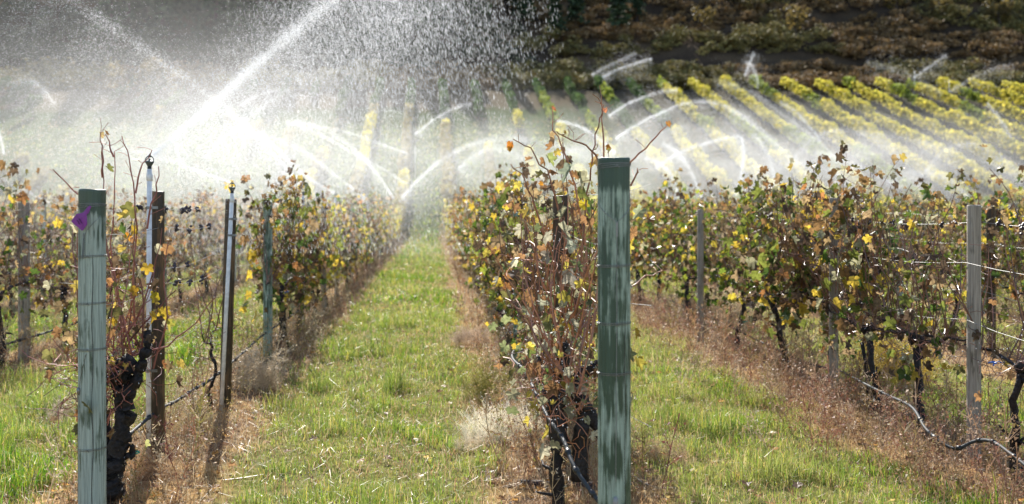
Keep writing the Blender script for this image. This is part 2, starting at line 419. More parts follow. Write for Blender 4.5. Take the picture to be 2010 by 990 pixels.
def clump(px, Y, r, h, n, base, label, name="dry_weed_clump", X=None):
    x = (px - 850) / F * Y if X is None else X
    T = weed_template(int(px) + 3, nb=18, nl=260, fluffy=True); mb = MB()
    a = rng.uniform(0, 6.28, n); rr = r * np.sqrt(rng.uniform(0, 1, n)) ; ox, oy = np.cos(a) * rr, np.sin(a) * rr
    gz_ = ground_z(x + ox, Y + oy) - ground_z(x, Y)
    mb.inst(*T, yaw_mats(n, h * (1.1 - .6 * (rr / r) ** 2) * rng.uniform(.6, 1.15, n), .35), np.stack([ox, oy, gz_ - .01], 1),
            np.array(base) * rng.uniform(.7, 1.3, (n, 1)))
    o = link(name, mb.mesh(name, M['weed']), loc=(x, Y, float(ground_z(x, Y))))
    return tag(o, label, "weed clump", "dead weed clumps")
CR = (.9, .84, .68)
clump(985, 6.9, .27, .24, 210, CR, "big fluffy cream seed-head clump left of the tall green post")
clump(925, 6.6, .12, .14, 60, (.78, .68, .50), "small pale fluffy tuft spilling into the grass lane")
clump(925, 11.6, .22, .28, 90, (.58, .45, .33), "pinkish tan weed clump where the lane narrows")
clump(1385, 13.5, .75, .5, 230, (.50, .38, .24), "wide tan dead weed clump around a slim grey post")
clump(740, 12.2, .2, .1, 60, (.34, .36, .24), "low grey-green clump in the middle of the grass lane")
clump(495, 8.6, .25, .36, 110, (.62, .50, .34), "pale feathery weed clump beside the leaning metal stake")
clump(255, 5.75, .26, .16, 180, (.60, .40, .22), "orange tan litter clump at the foot of the tagged post's vine")
clump(370, 6.9, .2, .22, 60, (.55, .44, .22), "thin straw clump by the drip hose between the two sprinklers")
clump(130, 7.6, .22, .18, 60, (.62, .50, .38), "pale seed-head clump in the grass left of the tagged post")
clump(1300, 6.2, .2, .2, 50, (.48, .34, .2), "brown weed clump just right of the tall green post")
clump(1760, 8.9, .3, .5, 80, (.50, .36, .07), "golden yellow weed clump under the right-hand vine row")
clump(960, 8.3, .18, .36, 60, (.33, .30, .08), "olive upright weed clump left of the drip hose")

# ---------------------------------------------------------------- leaf templates
def leaf_template(kind, seed, low=False):
    r = np.random.default_rng(seed)
    if low: ang = [0, 38, 62, 100, 135, 180]; rad = [1, .62, .85, .6, .66, .15]
    else: ang = [0, 14, 30, 46, 57, 70, 86, 104, 120, 142, 163, 180]; rad = [1, .78, .53, .74, .86, .7, .5, .62, .66, .56, .46, .12]
    A = [-a for a in ang[::-1][:-1]] + ang[:-1]; Rr = rad[::-1][:-1] + rad[:-1]
    P = np.array([[math.sin(math.radians(a)) * q, -math.cos(math.radians(a)) * q, 0] for a, q in zip(A, Rr)])
    P = np.concatenate([P, [[0, -.12, 0]]]); P[:, :2] *= r.uniform(.92, 1.08, (len(P), 1))
    P[:, 1] -= .1
    x, y = P[:, 0].copy(), P[:, 1].copy()
    if kind == 0: P[:, 2] = -.25 * x * x + .12 * np.sin(y * 4 + seed)
    elif kind == 1: P[:, 2] = .75 * np.abs(x); P[:, 0] *= .75
    elif kind == 2:                                    # dry curl
        th = x * 2.2; P[:, 0] = np.sin(th) * .42; P[:, 2] = (1 - np.cos(th)) * .42 + .35 * y * y; P[:, 1] *= .85
    else: P[:, 2] = .35 * y * y - .3 * x * x * np.sign(x) + .06 * np.sin(9 * x)
    P[:, 2] += r.normal(0, .035, len(P))
    m = len(P) - 1; k = np.arange(m)
    return P, np.stack([k, (k + 1) % m, np.full(m, m)], 1)
LEAF_H = [leaf_template(k, 10 * s + k) for s in range(2) for k in range(4)]
LEAF_L = [leaf_template(k, 50 + 10 * s + k, True) for s in range(2) for k in range(4)]

def leaf_mats(n, size, hang=.75):
    """leaf blade hangs from its petiole, facing any way"""
    yaw = rng.uniform(0, 2 * np.pi, n); tilt = rng.normal(0, 1, n) * (1.15 - hang) + .25; roll = rng.normal(0, .5, n)
    # template: blade in XY plane with tip at -Y; rotate about X by +90deg => tip down -Z
    ex = np.stack([np.cos(yaw), np.sin(yaw), np.zeros(n)], 1)
    fwd = np.stack([-np.sin(yaw), np.cos(yaw), np.zeros(n)], 1)
    upv = np.array([0, 0, 1.0])
    ey = upv * np.cos(tilt)[:, None] + fwd * np.sin(tilt)[:, None]
    ex2 = ex * np.cos(roll)[:, None] + ey * np.sin(roll)[:, None]; ey2 = ey * np.cos(roll)[:, None] - ex * np.sin(roll)[:, None]
    ez = np.cross(ex2, ey2)
    return np.stack([ex2, ey2, ez], 2) * np.asarray(size).reshape(-1, 1, 1)

PAL = {
 'mixed':  ([(.13, .15, .03), (.06, .10, .02), (.42, .30, .04), (.17, .10, .04), (.27, .19, .10), (.26, .25, .15), (.30, .14, .05), (.08, .055, .035)], (4, 2.2, 1.9, 2.6, 1.6, 1.3, .35, 2.4)),
 'brown':  ([(.22, .12, .05), (.27, .19, .09), (.13, .12, .04), (.36, .27, .06), (.09, .06, .035), (.26, .13, .05), (.27, .25, .16)], (3, 2.2, 3.0, 1.0, 2.2, .2, 1.8)),
 'green':  ([(.06, .10, .015), (.10, .14, .02), (.20, .23, .03), (.16, .11, .05), (.40, .32, .04), (.24, .19, .12), (.10, .07, .04)], (3, 2.2, 1.2, 2.4, .8, 1.8, 1.6)),
 'yellow': ([(.42, .36, .04), (.30, .30, .04), (.16, .20, .03), (.50, .38, .05), (.26, .17, .06)], (3, 2.5, 2, 2, 1)),
 'grey':   ([(.24, .23, .14), (.16, .18, .08), (.30, .28, .20), (.42, .34, .06), (.12, .14, .06), (.2, .11, .05)], (3, 2, 2, 1.2, 1.5, 1.5)),
}

def add_leaves(mb, P, size, pal, low, hang=.75, col=None):
    n = len(P); T = LEAF_L if low else LEAF_H
    c, p = PAL[pal]; colr = np.clip(pick(n, c, p) * 1.25, 0, .85) if col is None else np.asarray(col) * rng.uniform(.85, 1.15, (n, 1))
    which = rng.choice(8, n, p=np.array([2, 3, 3.2, 2.5] * 2) / 21.4); sz = size * rng.uniform(.55, 1.15, n)
    for j in range(8):
        k = which == j
        if k.any(): mb.inst(*T[j], leaf_mats(k.sum(), sz[k], hang), P[k], colr[k])

DROP_V = np.array([[0, 0, 1], [.9, 0, 0], [-.45, .8, 0], [-.45, -.8, 0], [0, 0, -1.2]]) ; DROP_T = [[0, 1, 2], [0, 2, 3], [0, 3, 1], [4, 2, 1], [4, 3, 2], [4, 1, 3]]
def drops_mesh(P, r):
    mb = MB(); n = len(P); sc = rng.uniform(.5, 1.3, n) * r
    mb.inst(DROP_V, DROP_T, yaw_mats(n, sc, 0), np.asarray(P), np.ones((n, 3))); return mb

BARKC = (.020, .016, .016)
def wobble(p0, p1, n, amp):
    p0 = np.array(p0, float); p1 = np.array(p1, float); t = np.linspace(0, 1, n)[:, None]
    d = rng.normal(0, amp, (n, 3)); d = np.cumsum(d, 0); d -= t * d[-1]; d[0] = 0
    return p0 + (p1 - p0) * t + d

def cane_path(p, d, L_, n=9, wig=.06, grav=-.02, pull=0):
    pts = [np.array(p, float)]; d = np.array(d, float); d /= np.linalg.norm(d); st = L_ / (n - 1)
    for i in range(n - 1):
        pts.append(pts[-1] + d * st); d = d + rng.normal(0, wig, 3) + np.array([-pull * pts[-1][0], 0, grav]); d /= np.linalg.norm(d)
    return np.array(pts)

def build_vine(name, style, half=.85, leaves=420, canes=18, top=1.75, pal='mixed', low=False, leafsize=.055, trunk_r=.026, sprays=3, cord=.78, extra=None, twigs=60, drops=130, thin=False, cane_col=(.17, .075, .05)):
    """local frame: row runs along Y, base of trunk at the origin"""
    tr = MB(); cn = MB(); fo = MB(); sides = 5 if low else 9
    lean = rng.normal(0, .06, 2)
    head = np.array([lean[0], lean[1] * 2, cord - .08])
    p = wobble((0, 0, -.05), head, 8 if low else 16, .012)
    r = np.linspace(1.25, .8, len(p)) * trunk_r * rng.uniform(.85, 1.2, len(p)); tr.tube(p, r, sides, BARKC, rough=.16)
    if not thin:
        if rng.uniform() < .6: tr.tube(wobble((rng.normal(0, .03), rng.normal(0, .08), -.03), head + [.0, .05, -.1], 9, .014), trunk_r * .6, sides, BARKC, rough=.15)
        if not low:
            for k in range(3): tr.lathe(head + rng.normal(0, .025, 3), [(.004, -.04), (.02, -.022), (.027, 0), (.019, .024), (.004, .036)], 8, BARKC)
            for k in range(5):
                q = p[rng.integers(3, len(p))]; dd = rng.normal(0, 1, 3); dd[2] = abs(dd[2]) * .5; tr.tube(cane_path(q, dd, rng.uniform(.05, .14), 4, .2), np.array([.013, .01, .008, .004]), 5, BARKC)
    cords = []
    for s in (-1, 1):
        e = np.array([0, s * half, cord + rng.normal(0, .02)]); c = wobble(head, e, 8, .012); cords.append(c)
        tr.tube(c, np.linspace(trunk_r * .55, trunk_r * .28, 8), 5 if low else 7, BARKC, rough=.1)
    allc = []
    for k in range(canes):
        c = cords[k % 2]; q = c[rng.integers(1, 8)]
        L_ = (top - cord) * rng.uniform(.55, 1.1)
        d = np.array([rng.normal(0, .28), rng.normal(0, .25), 1.0])
        path = cane_path(q, d, L_, 8, .10, -.015, .25); allc.append(path)
        cn.tube(path, np.linspace(.0048, .0022, 8) * (1.5 if low else 1), 3 if low else 5, np.array(cane_col) * rng.uniform(.6, 1.5), cap=False)
        if not low:
            for j in range(3):
                b = path[rng.integers(2, 7)]; cn.tube(cane_path(b, [rng.normal(), rng.normal(), .4], rng.uniform(.06, .2), 4, .2), .0017, 3, np.array(cane_col) * rng.uniform(.7, 1.8), cap=False)
    for k in range(sprays):                                  # tall shoots above the canopy
        y0 = rng.uniform(-half * .8, half * .8); path = cane_path([rng.normal(0, .05), y0, top - .45], [rng.normal(0, .3), rng.normal(0, .3), 1], rng.uniform(.55, .75), 9, .12, -.01)
        allc.append(path); cn.tube(path, np.linspace(.004, .0016, 9) * (1.4 if low else 1), 3 if low else 5, np.array(cane_col) * rng.uniform(.6, 1.4), cap=False)
        if leaves:
            pp = path[3:] + rng.normal(0, .03, path[3:].shape); pp = np.repeat(pp, 2, 0) + rng.normal(0, .03, (len(pp) * 2, 3)); add_leaves(fo, pp, leafsize * .75, 'brown', low, .5)
    for k in range(twigs):                                   # tangle of spurs around the cordon
        q = cords[k % 2][rng.integers(1, 8)] + rng.normal(0, 1, 3) * [.07, .1, .09]
        cn.tube(cane_path(q, [rng.normal(0, 1), rng.normal(0, 1), rng.normal(.3, .9)], rng.uniform(.06, .26), 5, .45, -.08), .0022 if not low else .0035, 3, np.array(cane_col) * rng.uniform(.5, 1.9), cap=False)
    if extra:
        for e in extra:
            e = np.array(e, float); t = np.linspace(0, len(e) - 1, len(e) * 3 - 2); ii = np.arange(len(e))
            path = np.stack([np.interp(t, ii, e[:, a]) for a in range(3)], 1) + rng.normal(0, .004, (len(t), 3))
            cn.tube(path, np.linspace(.0058, .0024, len(path)), 5, np.array(cane_col) * rng.uniform(.7, 1.4), cap=False)
            for j in range(4):
                b = path[rng.integers(1, len(path))]; cn.tube(cane_path(b, [rng.normal(), rng.normal(), .6], rng.uniform(.03, .11), 3, .2), .0016, 3, np.array(cane_col) * rng.uniform(.7, 1.6), cap=False)
    if leaves:
        n = leaves; k = rng.integers(0, len(allc), n); pts = np.array([allc[a][rng.integers(0, len(allc[a]))] for a in k])
        # the canopy is patchy: leaves gather round random centres
        ctr = rng.uniform(-1, 1, (16, 3)) * [.16, half, .42] + [0, 0, cord + .45]; dd = ((pts[:, None, :] - ctr[None]) ** 2).sum(2).argmin(1)
        pts = pts + (ctr[dd] - pts) * rng.uniform(0, .55, (n, 1))
        pts = pts + rng.normal(0, 1, (n, 3)) * np.array([.11, .11, .07])
        low_k = rng.uniform(0, 1, n) < .2; pts[low_k, 2] = rng.uniform(.38, .85, low_k.sum())
        pts[:, 2] = np.clip(pts[:, 2], .35, None)
        add_leaves(fo, pts, leafsize, pal, low)
    out = [('trunk', tr.mesh(name + "_trunk", M['bark'], True)), ('canes', cn.mesh(name + "_canes", M['cane']))]
    if fo.n: out.append(('foliage', fo.mesh(name + "_foliage", M['leaf'])))
    if drops:
        P = np.concatenate(allc); P = P[rng.integers(0, len(P), drops)] + rng.normal(0, 1, (drops, 3)) * [.05, .08, .05]
        if twigs: P[: drops // 2] = cords[0][rng.integers(0, 8, drops // 2)] * ([1, 1, 1]) + rng.normal(0, .10, (drops // 2, 3)); P[: drops // 4, 1] *= -1
        out.append(('water_drops', drops_mesh(P, .0030 if not low else .0062).mesh(name + "_drops", M['water'])))
    return out

def place_vine(parts, x, y, label, group, rz=0, sc=1.0, merge=None):
    z = float(ground_z(x, y)); t = thing("grapevine", (x, y, z), label, "grapevine", group, rz); t.scale = (sc, sc, sc)
    for nm, me in parts:
        o = link(nm, me, t)
        if nm in ('water_drops', 'leaf_cluster', 'canes'): o["kind"] = "stuff"
    return t

# ---------------------------------------------------------------- vines: near ones of their own, then copies of eight kinds
random.seed(3)
def loc_pts(root, pts, Y):
    return [tuple(W(a, b, Y + (c[0] if c else 0)) - np.array(root)) for a, b, *c in pts]

def leaf_bunch(parts_list, name, root, items):
    """big single leaves at chosen spots: (px, py, Y, size, colour, kind)"""
    mb = MB()
    for px, py, Y, s, c, k in items:
        T = LEAF_H[k]; P = (W(px, py, Y) - np.array(root))[None]
        mb.inst(*T, leaf_mats(1, np.array([s * .85]), .85), P, np.array([c]) * rng.uniform(.9, 1.1, (1, 3)))
    return mb

YEL, OLV, ORG, TAN, GRY, BRN, GRN = (.42, .29, .03), (.14, .15, .04), (.48, .19, .03), (.36, .25, .12), (.28, .29, .20), (.20, .10, .04), (.09, .14, .03)

# vine at the tagged post
rt = (ROW0 + .02, 5.2, 0.0); YL = 5.2
ex = [loc_pts(rt, p, YL) for p in (
    [(245, 730), (232, 600), (206, 480), (204, 380), (199, 318)], [(203, 372), (200, 320), (197, 285)], [(225, 332), (217, 310), (207, 284)],
    [(262, 720), (224, 560), (218, 500), (226, 410), (226, 322)], [(268, 700), (262, 560), (268, 470), (263, 380), (252, 330), (239, 292)],
    [(266, 400), (275, 355), (297, 318)], [(285, 470), (306, 400), (312, 350)], [(262, 720), (330, 700), (385, 655), (424, 605)],
    [(205, 450), (185, 430), (150, 402), (125, 375), (107, 355)], [(240, 700), (280, 620), (300, 560), (318, 470)], [(300, 745), (330, 640), (322, 560), (330, 500)],
    [(255, 690), (300, 640), (345, 590)], [(280, 720), (285, 620), (262, 520), (270, 430)])]
VL = build_vine("tag_vine", "bare", half=.36, leaves=165, canes=17, top=1.5, pal='brown', leafsize=.05, trunk_r=.056, sprays=0, cord=.74, extra=ex, twigs=260, drops=330, cane_col=(.25, .08, .06))
mb = leaf_bunch(VL, "t", rt, [(198, 285, 5.2, .04, TAN, 2), (207, 282, 5.2, .035, BRN, 2), (211, 350, 5.2, .05, OLV, 2), (240, 400, 5.2, .06, GRY, 2), (236, 440, 5.15, .075, GRY, 1), (258, 430, 5.2, .08, OLV, 0),
    (243, 470, 5.15, .08, GRN, 0), (262, 470, 5.2, .055, YEL, 0), (246, 485, 5.2, .045, ORG, 1), (320, 450, 5.3, .04, TAN, 2), (333, 492, 5.3, .035, BRN, 2), (240, 525, 5.2, .06, OLV, 2), (268, 560, 5.2, .05, OLV, 1),
    (290, 545, 5.1, .055, YEL, 0), (265, 590, 5.15, .05, YEL, 0), (303, 600, 5.1, .055, (.42, .30, .03), 0), (298, 640, 5.1, .062, YEL, 0), (328, 655, 5.15, .055, (.36, .28, .05), 1), (322, 630, 5.2, .06, YEL, 3), (318, 735, 5.2, .05, BRN, 2),
    (222, 740, 5.2, .035, YEL, 0), (224, 650, 5.1, .04, YEL, 0), (212, 790, 5.1, .035, ORG, 1), (285, 890, 5.2, .045, (.45, .38, .15), 1), (230, 560, 5.2, .06, BRN, 2)])
old = VL[2][1] if VL[2][0] == 'foliage' else None
VL.append(('leaf_cluster', mb.mesh("leaf_cluster", M['leaf'])))
tr = MB()
for pts, r in (([(222, 990), (226, 935), (238, 880), (250, 820), (246, 770), (252, 728)], .050), ([(240, 850), (232, 800), (222, 760), (232, 730)], .026), ([(250, 800), (268, 770), (276, 735), (292, 700), (288, 672)], .028), ([(228, 930), (262, 915), (258, 895)], .016)):
    P = np.array(loc_pts(rt, pts, 5.15)); tq = np.linspace(0, len(P) - 1, len(P) * 5); ii = np.arange(len(P))
    P = np.stack([np.interp(tq, ii, P[:, a]) for a in range(3)], 1) + rng.normal(0, .005, (len(tq), 3)); tr.tube(P, r * np.linspace(1.1, .75, len(P)) * (1 + .12 * np.sin(np.arange(len(P)) * 1.3)), 12, BARKC, rough=.12)
VL.append(('trunk', tr.mesh("gnarled_trunk", M['bark'], True)))
place_vine(VL, rt[0], rt[1], "gnarled black-trunked vine with bare red canes directly behind the purple-tagged post", "vines of the sprinkler row")

# vine behind the tall green post
rt = (.68, 5.15, 0.0); YR = 5.1
ex = [loc_pts(rt, p, YR) for p in (
    [(1184, 420), (1183, 310), (1183, 250), (1180, 206)], [(1150, 500), (1128, 380), (1105, 310), (1088, 270), (1084, 232)],
    [(1110, 500), (1090, 400), (1072, 350), (1040, 310), (1008, 290)], [(1075, 500), (1050, 420), (1030, 370), (1003, 338)],
    [(1140, 560), (1150, 420), (1160, 350), (1165, 300), (1177, 250), (1186, 222)], [(1175, 332), (1150, 302), (1115, 290), (1090, 276)],
    [(1200, 400), (1238, 335), (1262, 310), (1300, 275), (1310, 262)], [(1240, 380), (1252, 357), (1254, 350)],
    [(1130, 700), (1120, 600), (1135, 520), (1165, 440)], [(1150, 700), (1160, 600), (1150, 500), (1130, 430)], [(1100, 700), (1080, 600), (1068, 520), (1075, 440)],
    [(1120, 700), (1100, 580), (1110, 480), (1095, 420)], [(1000, 525), (1030, 528), (1080, 538)], [(1240, 580), (1270, 560), (1300, 550)], [(1090, 640), (1060, 560), (1045, 500), (1030, 450)])]
VR = build_vine("post_vine", "bare", half=.52, leaves=230, canes=32, top=1.62, pal='grey', leafsize=.052, trunk_r=.03, sprays=0, cord=.72, extra=ex, twigs=200, drops=420, cane_col=(.30, .12, .06))
mb = leaf_bunch(VR, "t", rt, [(1003, 298, 5.1, .05, ORG, 2), (1002, 308, 5.1, .04, (.5, .3, .04), 2), (1084, 230, 5.1, .03, (.4, .15, .06), 2), (1108, 280, 5.1, .042, (.25, .18, .05), 2), (1076, 326, 5.1, .06, (.30, .30, .10), 1),
    (1120, 350, 5.05, .085, GRY, 1), (1138, 362, 5.05, .08, (.30, .28, .15), 1), (1143, 392, 5.05, .08, OLV, 0), (1195, 302, 5.1, .035, ORG, 1), (1188, 232, 5.1, .03, (.4, .18, .08), 2), (1311, 258, 5.1, .035, (.45, .2, .05), 2),
    (1165, 340, 5.1, .04, YEL, 1), (1060, 377, 5.1, .03, ORG, 2), (1145, 415, 5.1, .05, YEL, 0), (1100, 465, 5.0, .075, GRY, 1), (1125, 495, 5.0, .08, (.38, .36, .26), 2), (1075, 515, 5.0, .08, GRY, 2), (1120, 555, 5.0, .09, (.40, .38, .28), 1),
    (1110, 600, 5.0, .07, (.34, .28, .05), 0), (1060, 605, 5.0, .075, GRY, 1), (1075, 640, 5.0, .06, OLV, 1), (1112, 655, 4.95, .07, YEL, 0), (1160, 600, 5.0, .07, (.3, .22, .08), 1), (1040, 700, 5.1, .06, OLV, 1), (1070, 740, 5.1, .055, GRN, 1),
    (1257, 430, 5.15, .07, GRY, 1), (1275, 445, 5.1, .06, BRN, 2), (1253, 725, 5.1, .065, (.34, .28, .05), 1), (1247, 668, 5.1, .05, YEL, 1), (1135, 730, 5.1, .045, YEL, 0), (1040, 860, 5.3, .02, OLV, 0)])
VR.append(('leaf_cluster', mb.mesh("leaf_cluster", M['leaf'])))
# thick bent arms like the ones seen beside the post
tr = MB()
for pts, r in (([(1100, 890), (1088, 840), (1092, 790), (1102, 740), (1108, 690)], .046), ([(1140, 960), (1140, 880), (1150, 830), (1140, 800), (1122, 790), (1132, 760), (1160, 740), (1185, 735)], .040),
               ([(1140, 800), (1160, 830), (1180, 870), (1200, 905)], .034)):
    P = np.array(loc_pts(rt, pts, 5.1)); t = np.linspace(0, len(P) - 1, len(P) * 4); ii = np.arange(len(P))
    P = np.stack([np.interp(t, ii, P[:, a]) for a in range(3)], 1) + rng.normal(0, .004, (len(t), 3)); tr.tube(P, r * np.linspace(1.1, .75, len(P)), 10, BARKC, rough=.14)
VR.append(('trunk', tr.mesh("bent_trunk", M['bark'], True)))
place_vine(VR, rt[0], rt[1], "tangled vine with bare reddish canes rising beside the tall green post", "vines of the middle row")

KINDS = {}
def kinds(nm, n, **k): KINDS[nm] = [build_vine(f"{nm}_{j}", nm, **k) for j in range(n)]
kinds('dense', 4, leaves=370, canes=44, top=1.66, pal='mixed', low=False, leafsize=.078, sprays=6, cord=.74, twigs=90)
kinds('densegreen', 2, leaves=460, canes=28, top=1.72, pal='green', leafsize=.068, sprays=3, cord=.74, twigs=80)
kinds('sparse', 3, leaves=210, canes=32, top=1.66, pal='mixed', leafsize=.072, sprays=7, cord=.74, twigs=170, trunk_r=.026)
kinds('brownfull', 2, leaves=340, canes=42, top=1.66, pal='brown', leafsize=.06, sprays=3, cord=.72, twigs=150, trunk_r=.026)
kinds('bare', 2, leaves=45, canes=16, top=1.6, pal='brown', leafsize=.05, sprays=1, cord=.7, twigs=120, trunk_r=.022, half=.55)
kinds('mid', 4, leaves=330, canes=20, top=1.70, pal='mixed', low=True, leafsize=.074, sprays=2, cord=.76, twigs=40, drops=60)
kinds('midbrown', 2, leaves=300, canes=20, top=1.70, pal='brown', low=True, leafsize=.072, sprays=3, cord=.76, twigs=40, drops=60)
kinds('midyellow', 3, leaves=420, canes=12, top=1.70, pal='yellow', low=True, leafsize=.072, sprays=2, cord=.76, twigs=20, drops=40)
kinds('thin', 1, leaves=14, canes=6, top=1.35, pal='brown', leafsize=.045, sprays=0, cord=.55, twigs=50, thin=True, trunk_r=.012, half=.25)

def far_kind(pal, seed, n=330, h=1.34, half=1.05, width=.30):
    tr = MB(); fo = MB(); tr.tube(wobble((0, 0, -.1), (0, 0, .8), 4, .02), .045, 4, (.06, .045, .04))
    P = rng.uniform(-1, 1, (n, 3)) * [width, half, 1]; lump = .80 + .16 * np.sin(P[:, 1] * (1.3 + seed * .5) + seed * 2) * (1 - P[:, 1] ** 2 / 1.2) + .12 * rng.uniform(0, 1, n)
    P[:, 2] = .52 + (h * lump - .52) * rng.uniform(0, 1, n) ** .8; P[:, 0] *= 1.1 - .4 * P[:, 2] / h; P[:, 2] += .335 * P[:, 1]      # the hedge follows the slope
    c, p = PAL[pal]; T = LEAF_L[0]; mm = leaf_mats(n, rng.uniform(.08, .15, n), .55)
    cc = pick(n, c, p); cc = cc * .6 + cc.mean(0) * .4 * rng.uniform(.85, 1.15, (n, 1)); fo.inst(*T, mm, P, cc); return tr, fo
PAL['hillyellow'] = ([(.66, .56, .07), (.52, .50, .08), (.72, .60, .10), (.38, .38, .07), (.54, .44, .10)], (3, 3, 2.5, 1.6, 1))
PAL['hillolive'] = ([(.22, .28, .04), (.30, .34, .05), (.14, .20, .03), (.48, .44, .06)], (3, 3, 2, 1))
PAL['hilldark'] = ([(.05, .10, .03), (.08, .13, .04), (.12, .15, .05)], (3, 3, 1))
PAL['hilltan'] = ([(.27, .22, .09), (.34, .31, .08), (.20, .16, .08)], (3, 2, 2))
FAR = {}
for nm in ('hillyellow', 'hillolive', 'hilldark', 'hilltan'):
    FAR[nm] = []
    for j in range(3):
        a, b = far_kind(nm, j)
        FAR[nm].append((a, b, [('trunk', a.mesh(nm + "_trunk", M['bark'])), ('crown', b.mesh(nm + "_crown", M['farleaf']))]))

ROWNAME = {-5: "sixth row left of the tagged post", -4: "fifth row left of the tagged post", -3: "fourth row left of the tagged post", -2: "third row left of the tagged post",
           -1: "second row left of the tagged post", 0: "first row left of the tagged post", 1: "sprinkler row behind the tagged post", 2: "row behind the tall green post",
           3: "row with the slack drip hose", 4: "second row right of the tall green post"}
def rowname(r):
    return ROWNAME.get(r) or f"{ORD[r - 3]} row right of the tall green post"
GROUPN = {0: "vines left of the tagged post", 1: "vines of the sprinkler row", 2: "vines of the middle row", 3: "vines of the hose row"}
rowx = lambda r: ROW0 + ROWD * (r - 1) + (.02 if r == 2 else .0) + (0 if r < 3 else .02)
LOOK = {'bare': "almost leafless", 'brownfull': "tangled brown", 'dense': "leafy brown and green", 'densegreen': "dark green leafy", 'sparse': "thin-leaved red-caned", 'mid': "rust and olive leafy", 'midbrown': "brown wilted", 'midyellow': "yellowing leafy", 'thin': "spindly leafless"}

NEAR = {1: [(7.75, 'thin')] + [(11.0 + 1.6 * i, None) for i in range(21)],
        2: [(6.6, 'brownfull'), (8.1, 'dense'), (9.6, 'dense'), (11.1, 'densegreen')] + [(12.7 + 1.65 * i, None) for i in range(20)],
        3: [(5.75, 'bare'), (6.75, 'bare'), (7.4, 'sparse'), (8.4, 'dense'), (9.5, 'dense'), (11.0, 'densegreen'), (12.9, 'densegreen'), (14.6, 'mid')] + [(16.3 + 1.7 * i, None) for i in range(17)],
        0: [(9.6, 'sparse'), (11.4, 'sparse'), (13.1, 'midbrown')] + [(14.8 + 1.7 * i, None) for i in range(17)],
        4: [(9.7, 'sparse'), (11.3, 'densegreen'), (13.0, 'mid')] + [(14.7 + 1.7 * i, None) for i in range(17)],
        5: [(13.4 + 1.7 * i, None) for i in range(18)], 6: [(17.5 + 1.7 * i, None) for i in range(16)], 7: [(21.5 + 1.7 * i, None) for i in range(13)],
        -1: [(15.7 + 1.7 * i, None) for i in range(17)], -2: [(21 + 1.7 * i, None) for i in range(13)], -3: [(26.5 + 1.7 * i, None) for i in range(10)]}
for r, L_ in NEAR.items():
    x0 = rowx(r)
    for n, (y, kd) in enumerate(L_):
        if kd is None:
            u = rnd.random()
            if r <= 0: kd = 'midbrown' if u < .55 else 'mid'
            elif y > 30: kd = 'midyellow' if u < .6 else 'mid'
            else: kd = 'mid' if u < .55 else ('midbrown' if u < .85 else 'midyellow')
            if y < 15 and r in (1, 2): kd = 'dense'
        k = KINDS[kd][n % len(KINDS[kd])]
        lab = f"{LOOK[kd]} vine, {ORD[n + (1 if r in (1, 2) else 0)]} along the {rowname(r)}"
        place_vine(k, x0 + rnd.gauss(0, .03), y, lab, GROUPN.get(r, "vines in the rows beyond"), rz=(math.pi if rnd.random() < .5 else 0) + rnd.gauss(0, .04), sc=rnd.uniform(.88, 1.09))

# vines climbing the far slope: nearest as things, the rest as one mass
slope = []
for r in range(-16, 23):
    for k in range(22):
        y = 45.2 + 1.62 * k + rnd.uniform(-.2, .2); x = ROW0 + ROWD * (r - 1) + rnd.gauss(0, .05)
        px = 850 + F * x / y
        if not (-60 < px < 2070): continue
        nn = float(vnoise(np.array([x * .13]), np.array([y * .22 + round(x / 2.5) * .9]), 5)[0])
        if x > 17:
            kd = 'hillyellow' if nn > .36 else 'hillolive'
        elif x > 6: kd = ('hilldark' if y > 66 else 'hillyellow') if nn > .3 else 'hillolive'
        else:
            kd = 'hilldark' if y > 70 else ('hilltan' if nn > .5 else ('hillyellow' if nn > .35 or y < 60 else None))
            if x < -8 and nn < .5: kd = None
            if y > 62 and y <= 70 and x < 6 and nn < .3: kd = None
        if kd is None: continue
        if x > 17 and y > 79.5: continue
        slope.append((y, x, kd))
slope.sort()
def _seen(y, x): return y < 78 and x > -14
idx = [i for i, s in enumerate(slope) if _seen(s[0], s[1])]
idx_r = [i for i in idx if slope[i][1] > 5][::-1][:70] + [i for i in idx if slope[i][1] <= 5][:20]
chosen = set(idx_r)
FL = {'hillyellow': "bright yellow vine on the far misty slope", 'hillolive': "olive green vine on the far misty slope", 'hilldark': "dark green vine at the top of the far slope", 'hilltan': "tan withered vine on the far slope"}
rest_t, rest_c = MB(), MB()
for i, (y, x, kd) in enumerate(slope):
    a, b, parts = FAR[kd][i % 3]; s = rnd.uniform(.84, 1.14); z = float(ground_z(x, y)); flip = 1
    if i in chosen:
        place_vine(parts, x, y, FL[kd], "vines on the far slope, " + kd[4:], rz=0 if flip > 0 else math.pi, sc=s)
    else:
        for src, dst in ((a, rest_t), (b, rest_c)):
            v = np.concatenate(src.v) * s * [flip, flip, 1] + [x, y, z]
            dst.add(v, np.concatenate(src.t) if src.t else None, np.concatenate(src.q) if src.q else None, np.concatenate(src.c))
rv = tag(link("vine_mass", rest_c.mesh("vine_mass", M['farleaf'])), "massed yellow and olive vines covering the far slope", "vines", kind="stuff")
link("trunk", rest_t.mesh("vine_mass_trunks", M['bark']), rv)

